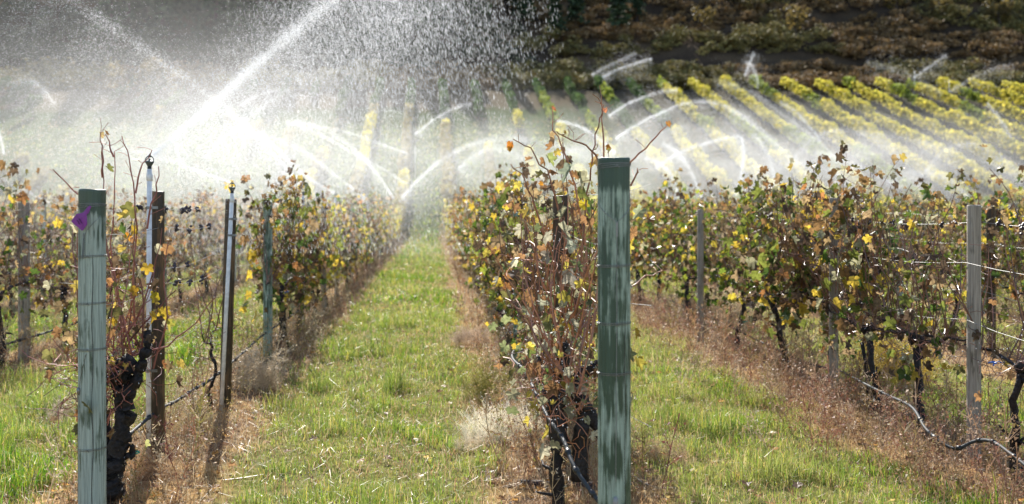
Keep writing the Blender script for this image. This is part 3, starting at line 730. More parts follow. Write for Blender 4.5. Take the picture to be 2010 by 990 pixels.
# ---------------------------------------------------------------- posts
def post(x, y, top, r, mat, label, cat_group, bands=(), sides=20, name="trellis_post", lean=0.0):
    z = float(ground_z(x, y)); t = thing(name, (x, y, z), label, "post", cat_group)
    mb = MB(); top = top - z; n = 14 if sides > 10 else 5
    zs = np.concatenate([[-.15], np.linspace(0, top - .012, n), [top - .004, top]])
    ph = rng.uniform(0, 6.28, 3)
    a = np.linspace(0, 2 * np.pi, sides, endpoint=False); V = []
    for k, zz in enumerate(zs):
        rr = r * (1.03 - .04 * max(zz, 0) / top) * (.95 if k == len(zs) - 1 else 1) * (1 + .018 * np.sin(3 * a + ph[0] + zz * 2) + .012 * np.sin(7 * a + ph[1] + zz) + rng.normal(0, .004, sides))
        V.append(np.stack([np.cos(a) * rr + lean * zz, np.sin(a) * rr, np.full(sides, zz) + (.002 * np.sin(2 * a + ph[2]) if k == len(zs) - 1 else 0)], 1))
    v = np.concatenate(V + [[[lean * top, 0, top + .001]]]); k = np.arange(sides); k2 = (k + 1) % sides; m = len(zs)
    q = np.concatenate([np.stack([i * sides + k, i * sides + k2, (i + 1) * sides + k2, (i + 1) * sides + k], 1) for i in range(m - 1)])
    mb.add(v, np.stack([(m - 1) * sides + k, (m - 1) * sides + k2, np.full(sides, m * sides)], 1), q)
    link("wooden_shaft", mb.mesh("post_shaft", mat, sides > 10), t)
    return t

def ring(z0, r, tilt=.0, wr=.0016, n=36, turns=2, gap=.005):
    mb = MB()
    for k in range(turns):
        a = np.linspace(0, 2 * np.pi, n); P = np.stack([np.cos(a) * (r + wr), np.sin(a) * (r + wr), z0 + gap * k + tilt * np.cos(a + k * .6)], 1); mb.tube(P, wr, 5, cap=False)
    mb.tube([(-.006, -r - .003, z0), (0, -r - .008, z0 + .006), (.008, -r - .003, z0 - .004)], wr * 1.2, 5)
    return mb

# tall green post (Y 3.91)
YG = 3.91; xg = (1205 - 850) / F * YG; t = post(xg, YG, EYE + 100 / F * YG, .0625, M['post_green'], "tall thick green treated end post with wire bands, nearest of all posts", "treated end posts", sides=40, name="end_post")
zt = lambda py, Y: EYE - (py - 410) / F * Y
for k, py in enumerate((347, 544, 658, 757)):
    link("wire_band", ring(zt(py, YG - .06), .0635, .005 if k == 0 else .0025, turns=3 if k == 0 else 2).mesh("wire_band", M['dark_wire']), t)
t_green = t; gz0 = float(ground_z(xg, YG))
mb = MB(); rr = .0648
def on_post(a, z): return (math.sin(a) * rr, -math.cos(a) * rr, z - gz0)
mb.tube([on_post(-1.5 + 1.5 * u, zt(395 + 42 * u ** .9, YG - .06)) for u in np.linspace(0, 1, 9)], .0013, 5)
mb.tube([on_post(1.5 - 1.5 * u, zt(392 + 45 * u ** .9, YG - .06)) for u in np.linspace(0, 1, 9)], .0013, 5)
mb.tube([on_post(0, zt(437, YG - .06)), on_post(0, zt(465, YG - .06))], .004, 6)
mb.tube([on_post(-.03 * u - .04 * u * u, zt(465 + 480 * u, YG - .06)) for u in np.linspace(0, 1, 9)], .0013, 5)
link("anchor_wire", mb.mesh("anchor_wire", M['wire']), t)
mb = MB(); mb.lathe((-.006, -.068, zt(985, YG - .06) - gz0), [(.001, .022), (.009, .016), (.011, 0), (.009, -.03), (.001, -.036)], 12); link("wire_gripper", mb.mesh("wire_gripper", M['wire'], True), t)

# tagged post (Y 4.70)
YT = 4.70; xt = (181 - 850) / F * YT; tt = post(xt, YT, EYE + 38 / F * YT, .0625, M['post_pale'], "pale blue-green treated end post with a dark top and a purple tag", "treated end posts", sides=40, name="end_post")
gz1 = float(ground_z(xt, YT)); zz = lambda py: zt(py, YT - .06) - gz1
for k, py in enumerate((406, 505, 598, 689, 886)):
    link("wire_band", ring(zz(py), .0635, .006 if k == 0 else .003, turns=3 if k == 0 else 2).mesh("wire_band", M['dark_wire']), tt)
mb = MB()
def onp(px, py, off=.0): 
    dx = (px - 181) / F * (YT - .06); dx = max(-.062, min(.062, dx)); return (dx, -math.sqrt(max(.0648 ** 2 - dx * dx, 0)) - off, zz(py))
mb.tube([onp(172, 500), (onp(173, 470)), onp(180, 452), onp(192, 438), onp(203, 425)], .0013, 5)
mb.tube([onp(178, 695), onp(166, 740), onp(161, 768), onp(158, 800), onp(157, 990)], .0013, 5)
link("anchor_wire", mb.mesh("anchor_wire", M['dark_wire']), tt)
mb = MB(); th = np.linspace(0, 2 * np.pi * 14, 200); c0 = np.array(onp(175, 458, .006)); c1 = np.array(onp(173, 508, .006))
mb.tube(np.stack([c0[0] + (c1[0] - c0[0]) * th / th[-1] + .005 * np.cos(th), c0[1] + .005 * np.sin(th), c0[2] + (c1[2] - c0[2]) * th / th[-1]], 1), .0011, 4)
link("coil_spring", mb.mesh("coil_spring", M['dark_wire']), tt)
mb = MB(); p = np.array(onp(161, 768, .004)); mb.lathe(p, [(.001, .016), (.008, .01), (.01, 0), (.006, -.018), (.001, -.022)], 10); link("wire_gripper", mb.mesh("wire_gripper", M['dark_wire'], True), tt)
# a drying check down the face, proud lip of darker wood
mb = MB(); mb.tube([onp(190 + (1.2 * math.sin(q * .9)), 500 + q * 24, -.0012) for q in range(22)], np.array([.0004] + [.0016] * 20 + [.0006]), 5); link("drying_crack", mb.mesh("drying_crack", M['black']), tt)

# purple ear-style tag hanging from the band
outl = [(186, 415), (190, 412), (193, 417), (178, 436), (179, 443), (170, 452), (163, 453), (160, 447), (137, 436), (138, 431), (152, 419), (166, 418), (174, 417)]
outl = [(181, 405), (176, 418), (171, 421), (172, 432), (172, 441), (164, 452), (161, 453), (141, 438), (138, 434), (149, 420), (163, 418), (172, 408), (177, 404)]
Yt = YT - .085; o0 = W(160, 432, Yt); P2 = np.array([W(a, b, Yt) - o0 for a, b in outl]); n = len(P2)
c = P2.mean(0); bend = lambda v: v + np.array([0, 1, 0]) * (-(v[0]) * .25 - .03 * 0)
V = [bend(v) + [0, -.0012, 0] for v in P2] + [bend(v) + [0, .0012, 0] for v in P2] + [bend(c) + [0, -.0032, 0], bend(c) + [0, .0012, 0]]
k = np.arange(n); k2 = (k + 1) % n; mb = MB()
mb.add(V, np.concatenate([np.stack([k, k2, np.full(n, 2 * n)], 1), np.stack([k2 + n, k + n, np.full(n, 2 * n + 1)], 1)]), np.stack([k, k + n, k2 + n, k2], 1))
tg = thing("plastic_tag", o0, "bent purple plastic tag wired to the pale end post", "tag")
link("tag_plate", mb.mesh("tag_plate", M['purple']), tg)
mb = MB()
for a, b in (((152, 433), (156, 440)), ((156, 430), (161, 438))):                 # the handwritten 11
    pa, pb = W(*a, Yt) - o0, W(*b, Yt) - o0; pa, pb = bend(pa) - [0, .0055, 0], bend(pb) - [0, .0055, 0]
    mb.tube([pa, pb], .0016, 5)
    mb.tube([pa, pa + [-.003, 0, -.001]], .0013, 5); mb.tube([pb + [-.003, 0, .002], pb + [.003, 0, -.002]], .0011, 5)
link("tag_marking", mb.mesh("tag_marking", M['ink']), tg)

PG = "slim line posts along the rows"
BR, GR, PA = M['post_brown'], M['post_grey'], M['post_pale']
post(-1.665, 6.0, zt(376, 6.0), .046, BR, "dark wet brown post behind the nearest white sprinkler pipe", PG)
post(-1.62, 7.75, zt(391, 7.75), .044, BR, "brown post leaning slightly behind the second white sprinkler pipe", PG, lean=.03)
post(-1.71, 10.3, zt(395, 10.3), .048, M['post_green'], "dark green-grey post where the leafy part of the sprinkler row starts", PG)
post(.76, 5.95, zt(384, 5.95), .046, BR, "brown post among bare canes just left of the tall green post", PG)
post(.80, 7.8, zt(430, 7.8), .037, GR, "grey post low behind the drip hose in the middle row", PG)
post(.785, 9.3, zt(417, 9.3), .035, M['post_green'], "slim mossy post poking from the middle row's leaves", PG)
post(3.33, 6.13, zt(403, 6.13), .040, GR, "weathered grey post with a bleached base where the hose sags", PG)
post(3.30, 8.2, zt(389, 8.2), .036, GR, "slim dark post hidden in the leafy vine of the hose row", PG)
post(3.10, 11.54, zt(412, 11.54), .036, GR, "thin grey post standing in tan weeds right of the tall green post", PG)
post(5.83, 10.4, zt(403, 10.4), .044, BR, "stout brown post behind the weathered grey post at the right", PG)
post(5.84, 12.45, zt(430, 12.45), .040, PA, "pale bluish post seen through the bare canes at the right", PG)
post(-4.19, 10.2, zt(398, 10.2), .058, GR, "thick mossy grey post left of the tagged post", PG)
post(-6.69, 17.1, zt(399, 17.1), .045, PA, "pale hazy post left of the tagged post in the next row", PG)
for r, yl in ((1, (15.4, 20.6, 26, 31.5, 37)), (2, (14.2, 19.4, 24.8, 30, 36)), (3, (17.6, 23, 28.5, 34)), (0, (15.5, 21, 26.5, 32)), (4, (17.8, 23, 28.5)), (5, (15, 20.3, 25.7, 31)), (6, (22, 27.5)), (-1, (23, 28.5)), (-2, (24, 29.5))):
    for n, y in enumerate(yl):
        post(rowx(r), y, 1.66 + rnd.uniform(-.05, .06), .043, (GR, PA, M['post_green'])[rnd.randrange(3)], f"slim post, {ORD[n]} farther back in the {rowname(r)}", PG, sides=8)

# ---------------------------------------------------------------- trellis wires and drip hoses
def cluster_bits(mb, P, n=7, s=.019):
    for k in range(n):
        mb.lathe(P + rng.normal(0, 1, 3) * [.006, .018, .012], [(.001, -s * .5), (s * .45, -s * .2), (s * .5, s * .1), (.001, s * .5)], 5, (.03, .02, .035))
    mb.tube([P + [0, 0, .0], P + [rng.normal(0, .02), rng.normal(0, .02), rng.normal(-.01, .03)]], .0018, 4, (.05, .03, .03))
def wire(r, z, y0, y1, label, posts=(), bits=(), sag=.02, off=.0, rad=.0011, z0=None):
    x = rowx(r) + off; ysv = np.arange(y0, y1 + .01, .35); P = []
    ps = sorted(posts) or [y0, y1]
    for y in ysv:
        a = max([p for p in ps if p <= y] or [y0]); b = min([p for p in ps if p > y] or [y1 + .1]); u = (y - a) / max(b - a, .1)
        zz_ = z if z0 is None else z0 + (z - z0) * min(1, (y - y0) / 1.5)
        P.append([x + .01 * math.sin(y), y, zz_ + float(ground_base(y)) - sag * 4 * u * (1 - u)])
    P = np.array(P); mb = MB(); mb.tube(P, rad * (1 + P[:, 1] * .03), 4, (.5, .5, .5))
    o = tag(link("trellis_wire", mb.mesh("trellis_wire", M['wire'])), label, "wire", "trellis wires")
    if len(bits):
        mb = MB()
        for y in bits: cluster_bits(mb, np.array([x, y, float(np.interp(y, P[:, 1], P[:, 2]))]), 9)
        link("dried_tendrils", mb.mesh("dried_tendrils", M['cane']), o)["kind"] = "stuff"
HT = ("top", "upper middle", "middle", "low")
for r, y0, ps, zs in ((1, 4.7, (4.7, 6, 7.75, 10.3, 15.4, 20.6), (1.62, 1.50, 1.25, 1.16, .78)), (2, 3.95, (3.91, 5.95, 7.8, 9.3, 14.2), (1.70, 1.47, 1.22, .98, .74)),
                      (3, 4.4, (4.4, 6.13, 8.2, 12.5, 17.6), (1.52, 1.27, 1.10, .92, .68)), (4, 8.8, (8.8, 10.4, 12.45, 17.8), (1.55, 1.25, .9)), (0, 8.5, (8.5, 10.2, 15.5), (1.6, 1.25, .8))):
    for k, z in enumerate(zs):
        bits = ()
        if r == 1 and k in (0,): bits = (6.15, 6.45, 6.9, 7.0, 7.1, 7.35, 5.9)
        if r == 1 and k in (1, 2, 3): bits = (6.35, 6.7, 7.05, 7.3)[: 4 - k // 2]
        if r == 3 and k == 0: bits = (5.7, 5.85, 5.95, 6.25, 6.45, 6.6, 7.0, 7.3, 7.7, 8.0)
        if r == 4 and k == 0: bits = (10.1, 10.0, 9.8)
        off = {0: -.05, 1: .05}.get(k % 2) if r == 1 else (-.043 if k % 2 else .043)
        wire(r, z, y0, 30 if r in (1, 2, 3) else 24, f"{('topmost', 'second-highest', 'third-highest', 'fourth-highest', 'fifth-highest')[k]} trellis wire of the {rowname(r)}", ps, bits, .03 + .01 * k, off)

def hose(path, label, rad=.010, ties=8):
    P = np.array(path, float); t = np.linspace(0, len(P) - 1, len(P) * 6); ii = np.arange(len(P))
    # smooth spline (Catmull-Rom)
    Q = []
    for u in t:
        i = min(int(u), len(P) - 2); f = u - i; p0, p1, p2, p3 = P[max(i - 1, 0)], P[i], P[i + 1], P[min(i + 2, len(P) - 1)]
        Q.append(.5 * ((2 * p1) + (-p0 + p2) * f + (2 * p0 - 5 * p1 + 4 * p2 - p3) * f * f + (-p0 + 3 * p1 - 3 * p2 + p3) * f ** 3))
    Q = np.array(Q); h = thing("drip_hose", (0, 0, 0), label, "hose", "drip irrigation hoses")
    mb = MB(); mb.tube(Q, rad, 8); link("hose_line", mb.mesh("hose_line", M['hose'], True), h)
    mb = MB()
    for k in np.linspace(2, len(Q) - 3, ties).astype(int):
        mb = MB(); d = Q[k + 1] - Q[k]; d /= np.linalg.norm(d); mb.tube([Q[k] - d * .014, Q[k] + d * .014], rad * 1.5, 8)
        link("hose_tie", mb.mesh("hose_tie", M['black'], True), h)
hose([W(1175, 985, 4.25), W(1128, 918, 4.4), W(1105, 862, 4.6), W(1075, 818, 4.9), W(1050, 768, 5.3), W(1030, 728, 5.9), W(1005, 700, 7.0), (.82, 10, .28), (.80, 13, .28), (.8, 18, .3)],
     "slack black drip hose snaking left of the tall green post", .0095, 14)
hose([W(2040, 935, 4.9), W(1995, 900, 5.1), W(1950, 868, 5.35), W(1915, 866, 5.5), W(1870, 880, 5.6), W(1820, 845, 5.8), W(1790, 800, 6.2), W(1740, 775, 6.8), W(1690, 750, 7.4), W(1640, 725, 8.2), W(1560, 703, 9.4), (3.36, 13, .3), (3.36, 18, .3)],
     "sagging black drip hose looping past the weathered grey post", .0095, 14)
hose([(-1.70, 5.4, .33), W(310, 806, 6.05), W(345, 788, 6.5), W(380, 765, 7.0), W(415, 744, 7.6), W(480, 690, 9.0), W(520, 655, 10.2), (-1.68, 13, .32), (-1.68, 20, .32)], "black drip hose strung low between the two brown posts", .010, 16)
hose([W(-40, 690, 9.3), W(50, 665, 10.1), W(100, 650, 10.8), W(153, 632, 11.6), (-4.2, 14, .4), (-4.2, 20, .4)], "hazy black drip hose left of the tagged post", .012, 8)
hose([W(2030, 745, 9.0), W(1975, 715, 9.8), W(1930, 700, 10.6), (5.86, 13, .3), (5.86, 18, .3)], "black drip hose behind the weathered grey post at knee height", .009, 6)

# ---------------------------------------------------------------- sprinklers
def sprinkler(x, y, ztop, label, lean=(0, 0), zclamp=(), base=None, scale=1.0, detailed=True, grp="sprinklers on white risers"):
    z = float(ground_z(x, y)); t = thing("sprinkler", (x, y, z), label, "sprinkler", grp); H = ztop - z - .085 * scale
    tp = np.array([lean[0], lean[1], 0.0])
    mb = MB(); mb.tube([(0, 0, -.03), tp * .5 + [0, 0, H * .5], tp + [0, 0, H]], .0155 * scale, 12); link("riser_pipe", mb.mesh("riser_pipe", M['pvc'], True), t)
    if detailed:
        mb = MB(); mb.lathe(tp + [0, 0, H - .05], [(.016, -.02), (.0185, -.018), (.0185, .02), (.016, .022)], 14); link("pipe_collar", mb.mesh("pipe_collar", M['pvc'], True), t)
        mb = MB(); mb.lathe(tp + [0, 0, H], [(.001, -.006), (.0125, -.006), (.0125, .016), (.001, .016)], 14); link("nipple", mb.mesh("nipple", M['black'], True), t)
    h = tp + np.array([0, 0, H + .016])
    mb = MB(); s = scale; mb.lathe(h, [(.001, 0), (.013 * s, 0), (.016 * s, .008 * s), (.026 * s, .022 * s), (.027 * s, .030 * s), (.020 * s, .032 * s), (.006 * s, .034 * s), (.006 * s, .046 * s), (.001, .047 * s)], 16)
    b = link("sprinkler_head", mb.mesh("sprinkler_head", M['plastic'], True), t)
    mb = MB()
    for sg in (-1, 1): mb.tube([h + np.array([sg * .022, 0, .028]) * s, h + np.array([sg * .024, 0, .045]) * s, h + np.array([sg * .014, 0, .058]) * s, h + np.array([0, 0, .060]) * s], .003 * s, 6)
    link("bridge_frame", mb.mesh("bridge_frame", M['plastic']), b)
    mb = MB(); mb.lathe(h + np.array([0, 0, .058]) * s, [(.001, -.006 * s), (.014 * s, -.003 * s), (.013 * s, .004 * s), (.005 * s, .009 * s), (.004 * s, .016 * s), (.001, .017 * s)], 14)
    link("deflector_cap", mb.mesh("deflector_cap", M['plastic'], True), b)
    for zc in zclamp:
        u = (zc - z) / H; q = tp * u + [0, 0, zc - z]; mb = MB(); mb.lathe(q, [(.016, -.008), (.0195, -.008), (.0195, .008), (.016, .008)], 14); mb.box(q + [.03, .0, 0], (.04, .012, .016)); link("pipe_clamp", mb.mesh("pipe_clamp", M['dark_wire']), t)
    return t
Y1 = 5.90
sprinkler(-1.688, Y1, zt(304, Y1), "nearest tall white sprinkler riser with a grey head, strapped to the wet brown post", (.008, 0), (zt(408, Y1), zt(728, Y1)))
Y2 = 7.66
sprinkler((434 - 850) / F * Y2, Y2, zt(358, Y2), "second white sprinkler riser, leaning on the slanted brown post", (.085, 0), (zt(430, Y2), zt(462, Y2)))
Y3 = 12.8
sprinkler(-1.67, Y3, zt(371, Y3), "third white sprinkler riser poking out of the leafy sprinkler row", (0, 0), ())
sprinkler(-1.67, 17.0, zt(377, 17.0), "fourth sprinkler riser, small and pale above the leafy sprinkler row", (0, 0), (), detailed=False)
sprinkler(-1.67, 25.5, zt(394, 25.5), "fifth sprinkler riser, tiny above the leafy sprinkler row", (0, 0), (), detailed=False, scale=1.2)
sprinkler(-1.67, 34, zt(392, 34), "farthest visible sprinkler riser of the leafy sprinkler row", (0, 0), (), detailed=False, scale=1.4)

# ---------------------------------------------------------------- small items
x = (483 - 850) / F * 9.0
s = thing("metal_stake", (x, 8.6, float(ground_z(x, 8.6))), "short leaning grey metal stake in the pale feathery weeds", "stake")
mb = MB(); mb.tube([(-.01, 0, -.05), (.025, 0, .22)], .008, 6); link("stake_rod", mb.mesh("stake_rod", M['wire']), s)
mb = MB(); mb.tube([(.020, 0, .18), (.026, 0, .235)], .011, 6); link("stake_cap", mb.mesh("stake_cap", M['dark_wire']), s)
mb = MB(); P = cane_path(W(1022, 945, 5.62), [1, -.1, -.12], .46, 9, .06, 0); mb.tube(P, np.array([.010, .017, .02, .022, .025, .026, .024, .02, .016]), 10, rough=.1)
tag(link("dead_branch", mb.mesh("dead_branch", M['log'], True)), "dead black vine limb lying at the foot of the tall green post", "branch")
mb = MB(); P = np.array([W(a, b, Yd) for a, b, Yd in ((375, 950, 5.75), (430, 944, 5.8), (480, 938, 5.85), (516, 932, 5.9))]); mb.tube(P, .0035, 5, (.5, .36, .2)); mb.tube([P[3], P[3] + [.01, 0, -.03]], .003, 5, (.5, .36, .2))
tag(link("dry_stick", mb.mesh("dry_stick", M['cane'])), "thin tan dry cane lying across the litter by the tagged post", "stick")
mb = MB(); P = np.array([W(a, b, Yd) for a, b, Yd in ((1240, 930, 5.7), (1262, 948, 5.7), (1290, 958, 5.65), (1325, 957, 5.65))]); mb.tube(P, .003, 5, (.62, .5, .34))
tag(link("dry_stick", mb.mesh("dry_stick", M['cane'])), "curved pale dry cane on the grass right of the tall green post", "stick")
for (px, py, Y, m, lb) in ((1948, 712, 5.8, 'blue', "bright blue plastic tie on a trunk by the weathered grey post"), (562, 573, 10.9, 'blue', "small blue tie low in the leafy sprinkler row"), (1460, 632, 11.0, 'green', "small green tie on a trunk of the hose row"), (265, 888, 5.25, 'green', "green tie at the foot of the gnarled vine")):
    mb = MB(); p = W(px, py, Y); a = np.linspace(0, 2 * np.pi, 12); mb.tube(np.stack([p[0] + .02 * np.cos(a), p[1] + .02 * np.sin(a), p[2] + .004 * np.sin(2 * a)], 1), .004, 5, cap=False)
    mb.tube([p + [.0, -.02, 0], p + [.02, -.03, .012], p + [.035, -.03, .004]], .0035, 5); mb.tube([p + [.0, -.02, 0], p + [-.012, -.03, -.014]], .0035, 5)
    tag(link("plastic_tie", mb.mesh("plastic_tie", M[m])), lb, "tie", "plastic ties")

# ---------------------------------------------------------------- hill vegetation
def foliage_ball(n, r, h, cols, p, size, gaps=5, base=0.0):
    """leaf cards gathered on random sub-clumps"""
    c = rng.uniform(-1, 1, (gaps, 3)) * [r * .6, r * .6, h * .32] + [0, 0, base + h * .5]; k = rng.integers(0, gaps, n)
    d = rng.normal(0, 1, (n, 3)); d /= np.linalg.norm(d, axis=1)[:, None]; P = c[k] + d * rng.uniform(.5, 1, (n, 1)) * [r * .48, r * .48, h * .28]
    P[:, 2] = np.clip(P[:, 2], .05, None); shade = rng.uniform(.7, 1.3, gaps)[k][:, None]
    mb = MB(); T = LEAF_L[4]; mb.inst(*T, leaf_mats(n, rng.uniform(.6, 1.3, n) * size, .3), P, pick(n, cols, p) * shade); return mb
B_COLS = {'brown': ([(.23, .145, .065), (.27, .175, .07), (.18, .12, .06)], (3, 2, 3)), 'olive': ([(.21, .18, .06), (.26, .20, .07), (.15, .13, .05)], (3, 2, 2)), 'purple': ([(.13, .09, .07), (.16, .105, .075)], (1, 1)), 'dark': ([(.04, .055, .035), (.06, .07, .04)], (1, 1))}
tmpl = {k: [foliage_ball(150, 1, 1.0, *v, .12) for _ in range(2)] for k, v in B_COLS.items()}
scrub = MB()
for k in range(4600):
    y = 82 + 62 * rnd.random() ** 1.5; x = rnd.uniform(-.47 * y, .64 * y); nn = float(vnoise(np.array([x * .09]), np.array([y * .13]), 77)[0])
    if 88.5 < y < 90.5 and x > 0: continue
    kd = ('dark' if x < 8 and y > 88 and nn > .4 else ('olive' if nn > .52 else ('brown' if nn > .12 else 'purple')))
    src = rnd.choice(tmpl[kd]); s = rnd.uniform(.6, 1.7) * (1.2 if kd == 'dark' else 1); a = rnd.uniform(0, 6.28); R = np.array([[math.cos(a), -math.sin(a), 0], [math.sin(a), math.cos(a), 0], [0, 0, rnd.uniform(.7, 1.2)]])
    scrub.add((np.concatenate(src.v) * s) @ R.T + [x, y, float(ground_z(x, y)) - .1], np.concatenate(src.t), None, np.concatenate(src.c))
tag(link("scrub", scrub.mesh("scrub", M['needle'])), "dense brown and olive scrub covering the steep hillside", "scrub", kind="stuff")

def tree_parts(kind, seed):
    tr = MB(); cr = MB()
    if kind == 'pine':
        H = 9.0; tr.tube(wobble((0, 0, -.3), (0, 0, H), 8, .04), np.linspace(.2, .03, 8), 7, (.05, .035, .03), rough=.1); n = 1100
        zz_ = H * (.16 + .84 * rng.uniform(0, 1, n) ** .8); lay = np.round(zz_ / .55) * .55 + rng.normal(0, .08, n); rad = (1 - lay / H * .93) * 2.1; a = rng.uniform(0, 6.28, n)
        f = rng.uniform(.25, 1, n) ** .6 * (.75 + .3 * np.sin(a * 3 + lay * 5)); P = np.stack([np.cos(a) * rad * f, np.sin(a) * rad * f, lay - .25 * rad * f], 1)
        cr.inst(*LEAF_L[4], leaf_mats(n, rng.uniform(.22, .42, n), .1), P, pick(n, [(.035, .06, .03), (.055, .085, .04), (.025, .04, .025)], (2, 2, 1)))
    else:
        H = 2.6; tr.tube(wobble((0, 0, -.2), (.1, 0, 1.4), 6, .05), np.linspace(.09, .04, 6), 6, (.08, .06, .045), rough=.1)
        for k in range(5): tr.tube(cane_path([.05, 0, .6 + .15 * k], [rng.normal(), rng.normal(), 1.2], 1.2, 6, .2), np.linspace(.04, .012, 6), 4, (.08, .06, .045))
        cols = {'gold': [(.22, .16, .05), (.17, .13, .045), (.12, .10, .04)], 'green': [(.05, .10, .03), (.08, .13, .04)]}[kind]
        b = foliage_ball(420, 1.3, H, cols, [1] * len(cols), .15, 8, .3); cr.add(np.concatenate(b.v), np.concatenate(b.t), None, np.concatenate(b.c))
    return [('trunk', tr.mesh(kind + "_trunk", M['bark'])), ('crown', cr.mesh(kind + "_crown", M['needle'] if kind == 'pine' else M['farleaf']))]
TP = {'pine': [tree_parts('pine', i) for i in range(3)], 'gold': [tree_parts('gold', i) for i in range(2)], 'green': [tree_parts('green', i) for i in range(2)]}
def hill_y(px, py, y0=82, y1=150):
    """where the sight line through a picture point meets the hill"""
    for y in np.arange(y0, y1, .5):
        x = (px - 850) / F * y
        if float(ground_z(x, y)) >= EYE - (py - 410) / F * y: return x, y
    return (px - 850) / F * y1, y1
def tree(kind, px, py, sc, label, group, j=0):
    x, y = hill_y(px, py); t = thing({'pine': 'pine_tree', 'gold': 'autumn_bush', 'green': 'leafy_bush'}[kind], (x, y, float(ground_z(x, y)) - .1), label, {'pine': 'pine tree', 'gold': 'bush', 'green': 'bush'}[kind], group, rnd.uniform(0, 6.28)); t.scale = (sc,) * 3
    for nm, me in TP[kind][j % len(TP[kind])]: link(nm, me, t)
for n in range(30):
    px = 175 + n * 32 + rnd.uniform(-18, 18); py = rnd.uniform(0, 95)
    tree('pine', px, py, rnd.uniform(.65, 1.15), "dark evergreen in the shadowy wood behind the spray", "dark evergreens behind the spray", n)
for n, (px, py, s_) in enumerate(((1130, 60, .7), (1215, 70, .8), (1250, 45, .6))):
    tree('pine', px, py, s_, ("dark green evergreen at the right end of the shadowy wood", "dark green conifer standing alone on the brown hillside", "smaller conifer just right of the lone hillside conifer")[n], "hillside conifers", n)
for n, (px, py, s_, lb) in enumerate(((1560, 75, 1.3, "golden bush in the middle of the brown hillside"), (1480, 40, 1.1, "golden bush high on the brown hillside above the vineyard"), (1760, 25, 1.1, "golden bush near the upper right of the hillside"), (1850, 40, 1.0, "golden bush right of its twin near the hilltop scrub"),
        (1960, 60, 1.2, "golden bush at the far right of the hillside"), (1640, 15, 1.2, "golden bush at the very top of the brown hillside"), (1380, 60, 1.0, "golden bush left of the other hillside bushes"))):
    tree('gold', px, py, s_, lb, "golden bushes on the hillside", n)
for n, (px, py, Y, s_, kd, lb) in enumerate(((297, 205, 78, 1.35, 'gold', "yellow bush dimly seen through the left mist"), (240, 195, 78, 1.0, 'gold', "small yellow bush left of the other in the mist"), (350, 200, 79, .9, 'gold', "small pale bush right of the yellow bush in the mist"))):
    x = (px - 850) / F * Y; t = thing("autumn_bush", (x, Y, float(ground_z(x, Y)) - .1), lb, "bush", "bushes in the mist"); t.scale = (s_,) * 3
    for nm, me in TP[kd][n % 2]: link(nm, me, t)

# ---------------------------------------------------------------- water: jets, falling drops, fine mist
def spline(P, m=24):
    P = np.array(P, float); Q = []
    for u in np.linspace(0, len(P) - 1, (len(P) - 1) * m + 1):
        i = min(int(u), len(P) - 2); f = u - i; p0, p1, p2, p3 = P[max(i - 1, 0)], P[i], P[i + 1], P[min(i + 2, len(P) - 1)]
        if i == 0: p0 = 2 * p1 - p2
        if i == len(P) - 2: p3 = 2 * p2 - p1
        Q.append(.5 * ((2 * p1) + (-p0 + p2) * f + (2 * p0 - 5 * p1 + 4 * p2 - p3) * f * f + (-p0 + 3 * p1 - 3 * p2 + p3) * f ** 3))
    return np.array(Q)

def droplets(mb, P, D, size, stretch, solid=False):
    """P positions, D unit travel directions, size in metres"""
    n = len(P)
    if n == 0: return
    r = rng.normal(0, 1, (n, 3)); s = np.cross(D, r); s /= np.linalg.norm(s, axis=1)[:, None] + 1e-9
    sz = (size * rng.uniform(.55, 1.45, n))[:, None]; L_ = sz * stretch
    if not solid:
        s2 = np.cross(D, s)
        v = np.stack([P - D * L_ * .5, P + s * sz * .5 + D * L_ * .1, P - s * sz * .35 + s2 * sz * .3 + D * L_ * .5], 1).reshape(-1, 3)
        mb.add(v, np.arange(n * 3).reshape(-1, 3))
    else:
        s2 = np.cross(D, s)
        v = np.stack([P - D * L_ * .6, P + s * sz * .5, P - s * sz * .25 + s2 * sz * .43, P - s * sz * .25 - s2 * sz * .43, P + D * L_ * .4], 1).reshape(-1, 3)
        o = (np.arange(n) * 5)[:, None, None]
        t = np.array([[0, 2, 1], [0, 3, 2], [0, 1, 3], [4, 1, 2], [4, 2, 3], [4, 3, 1]])[None] + o
        mb.add(v, t.reshape(-1, 3))

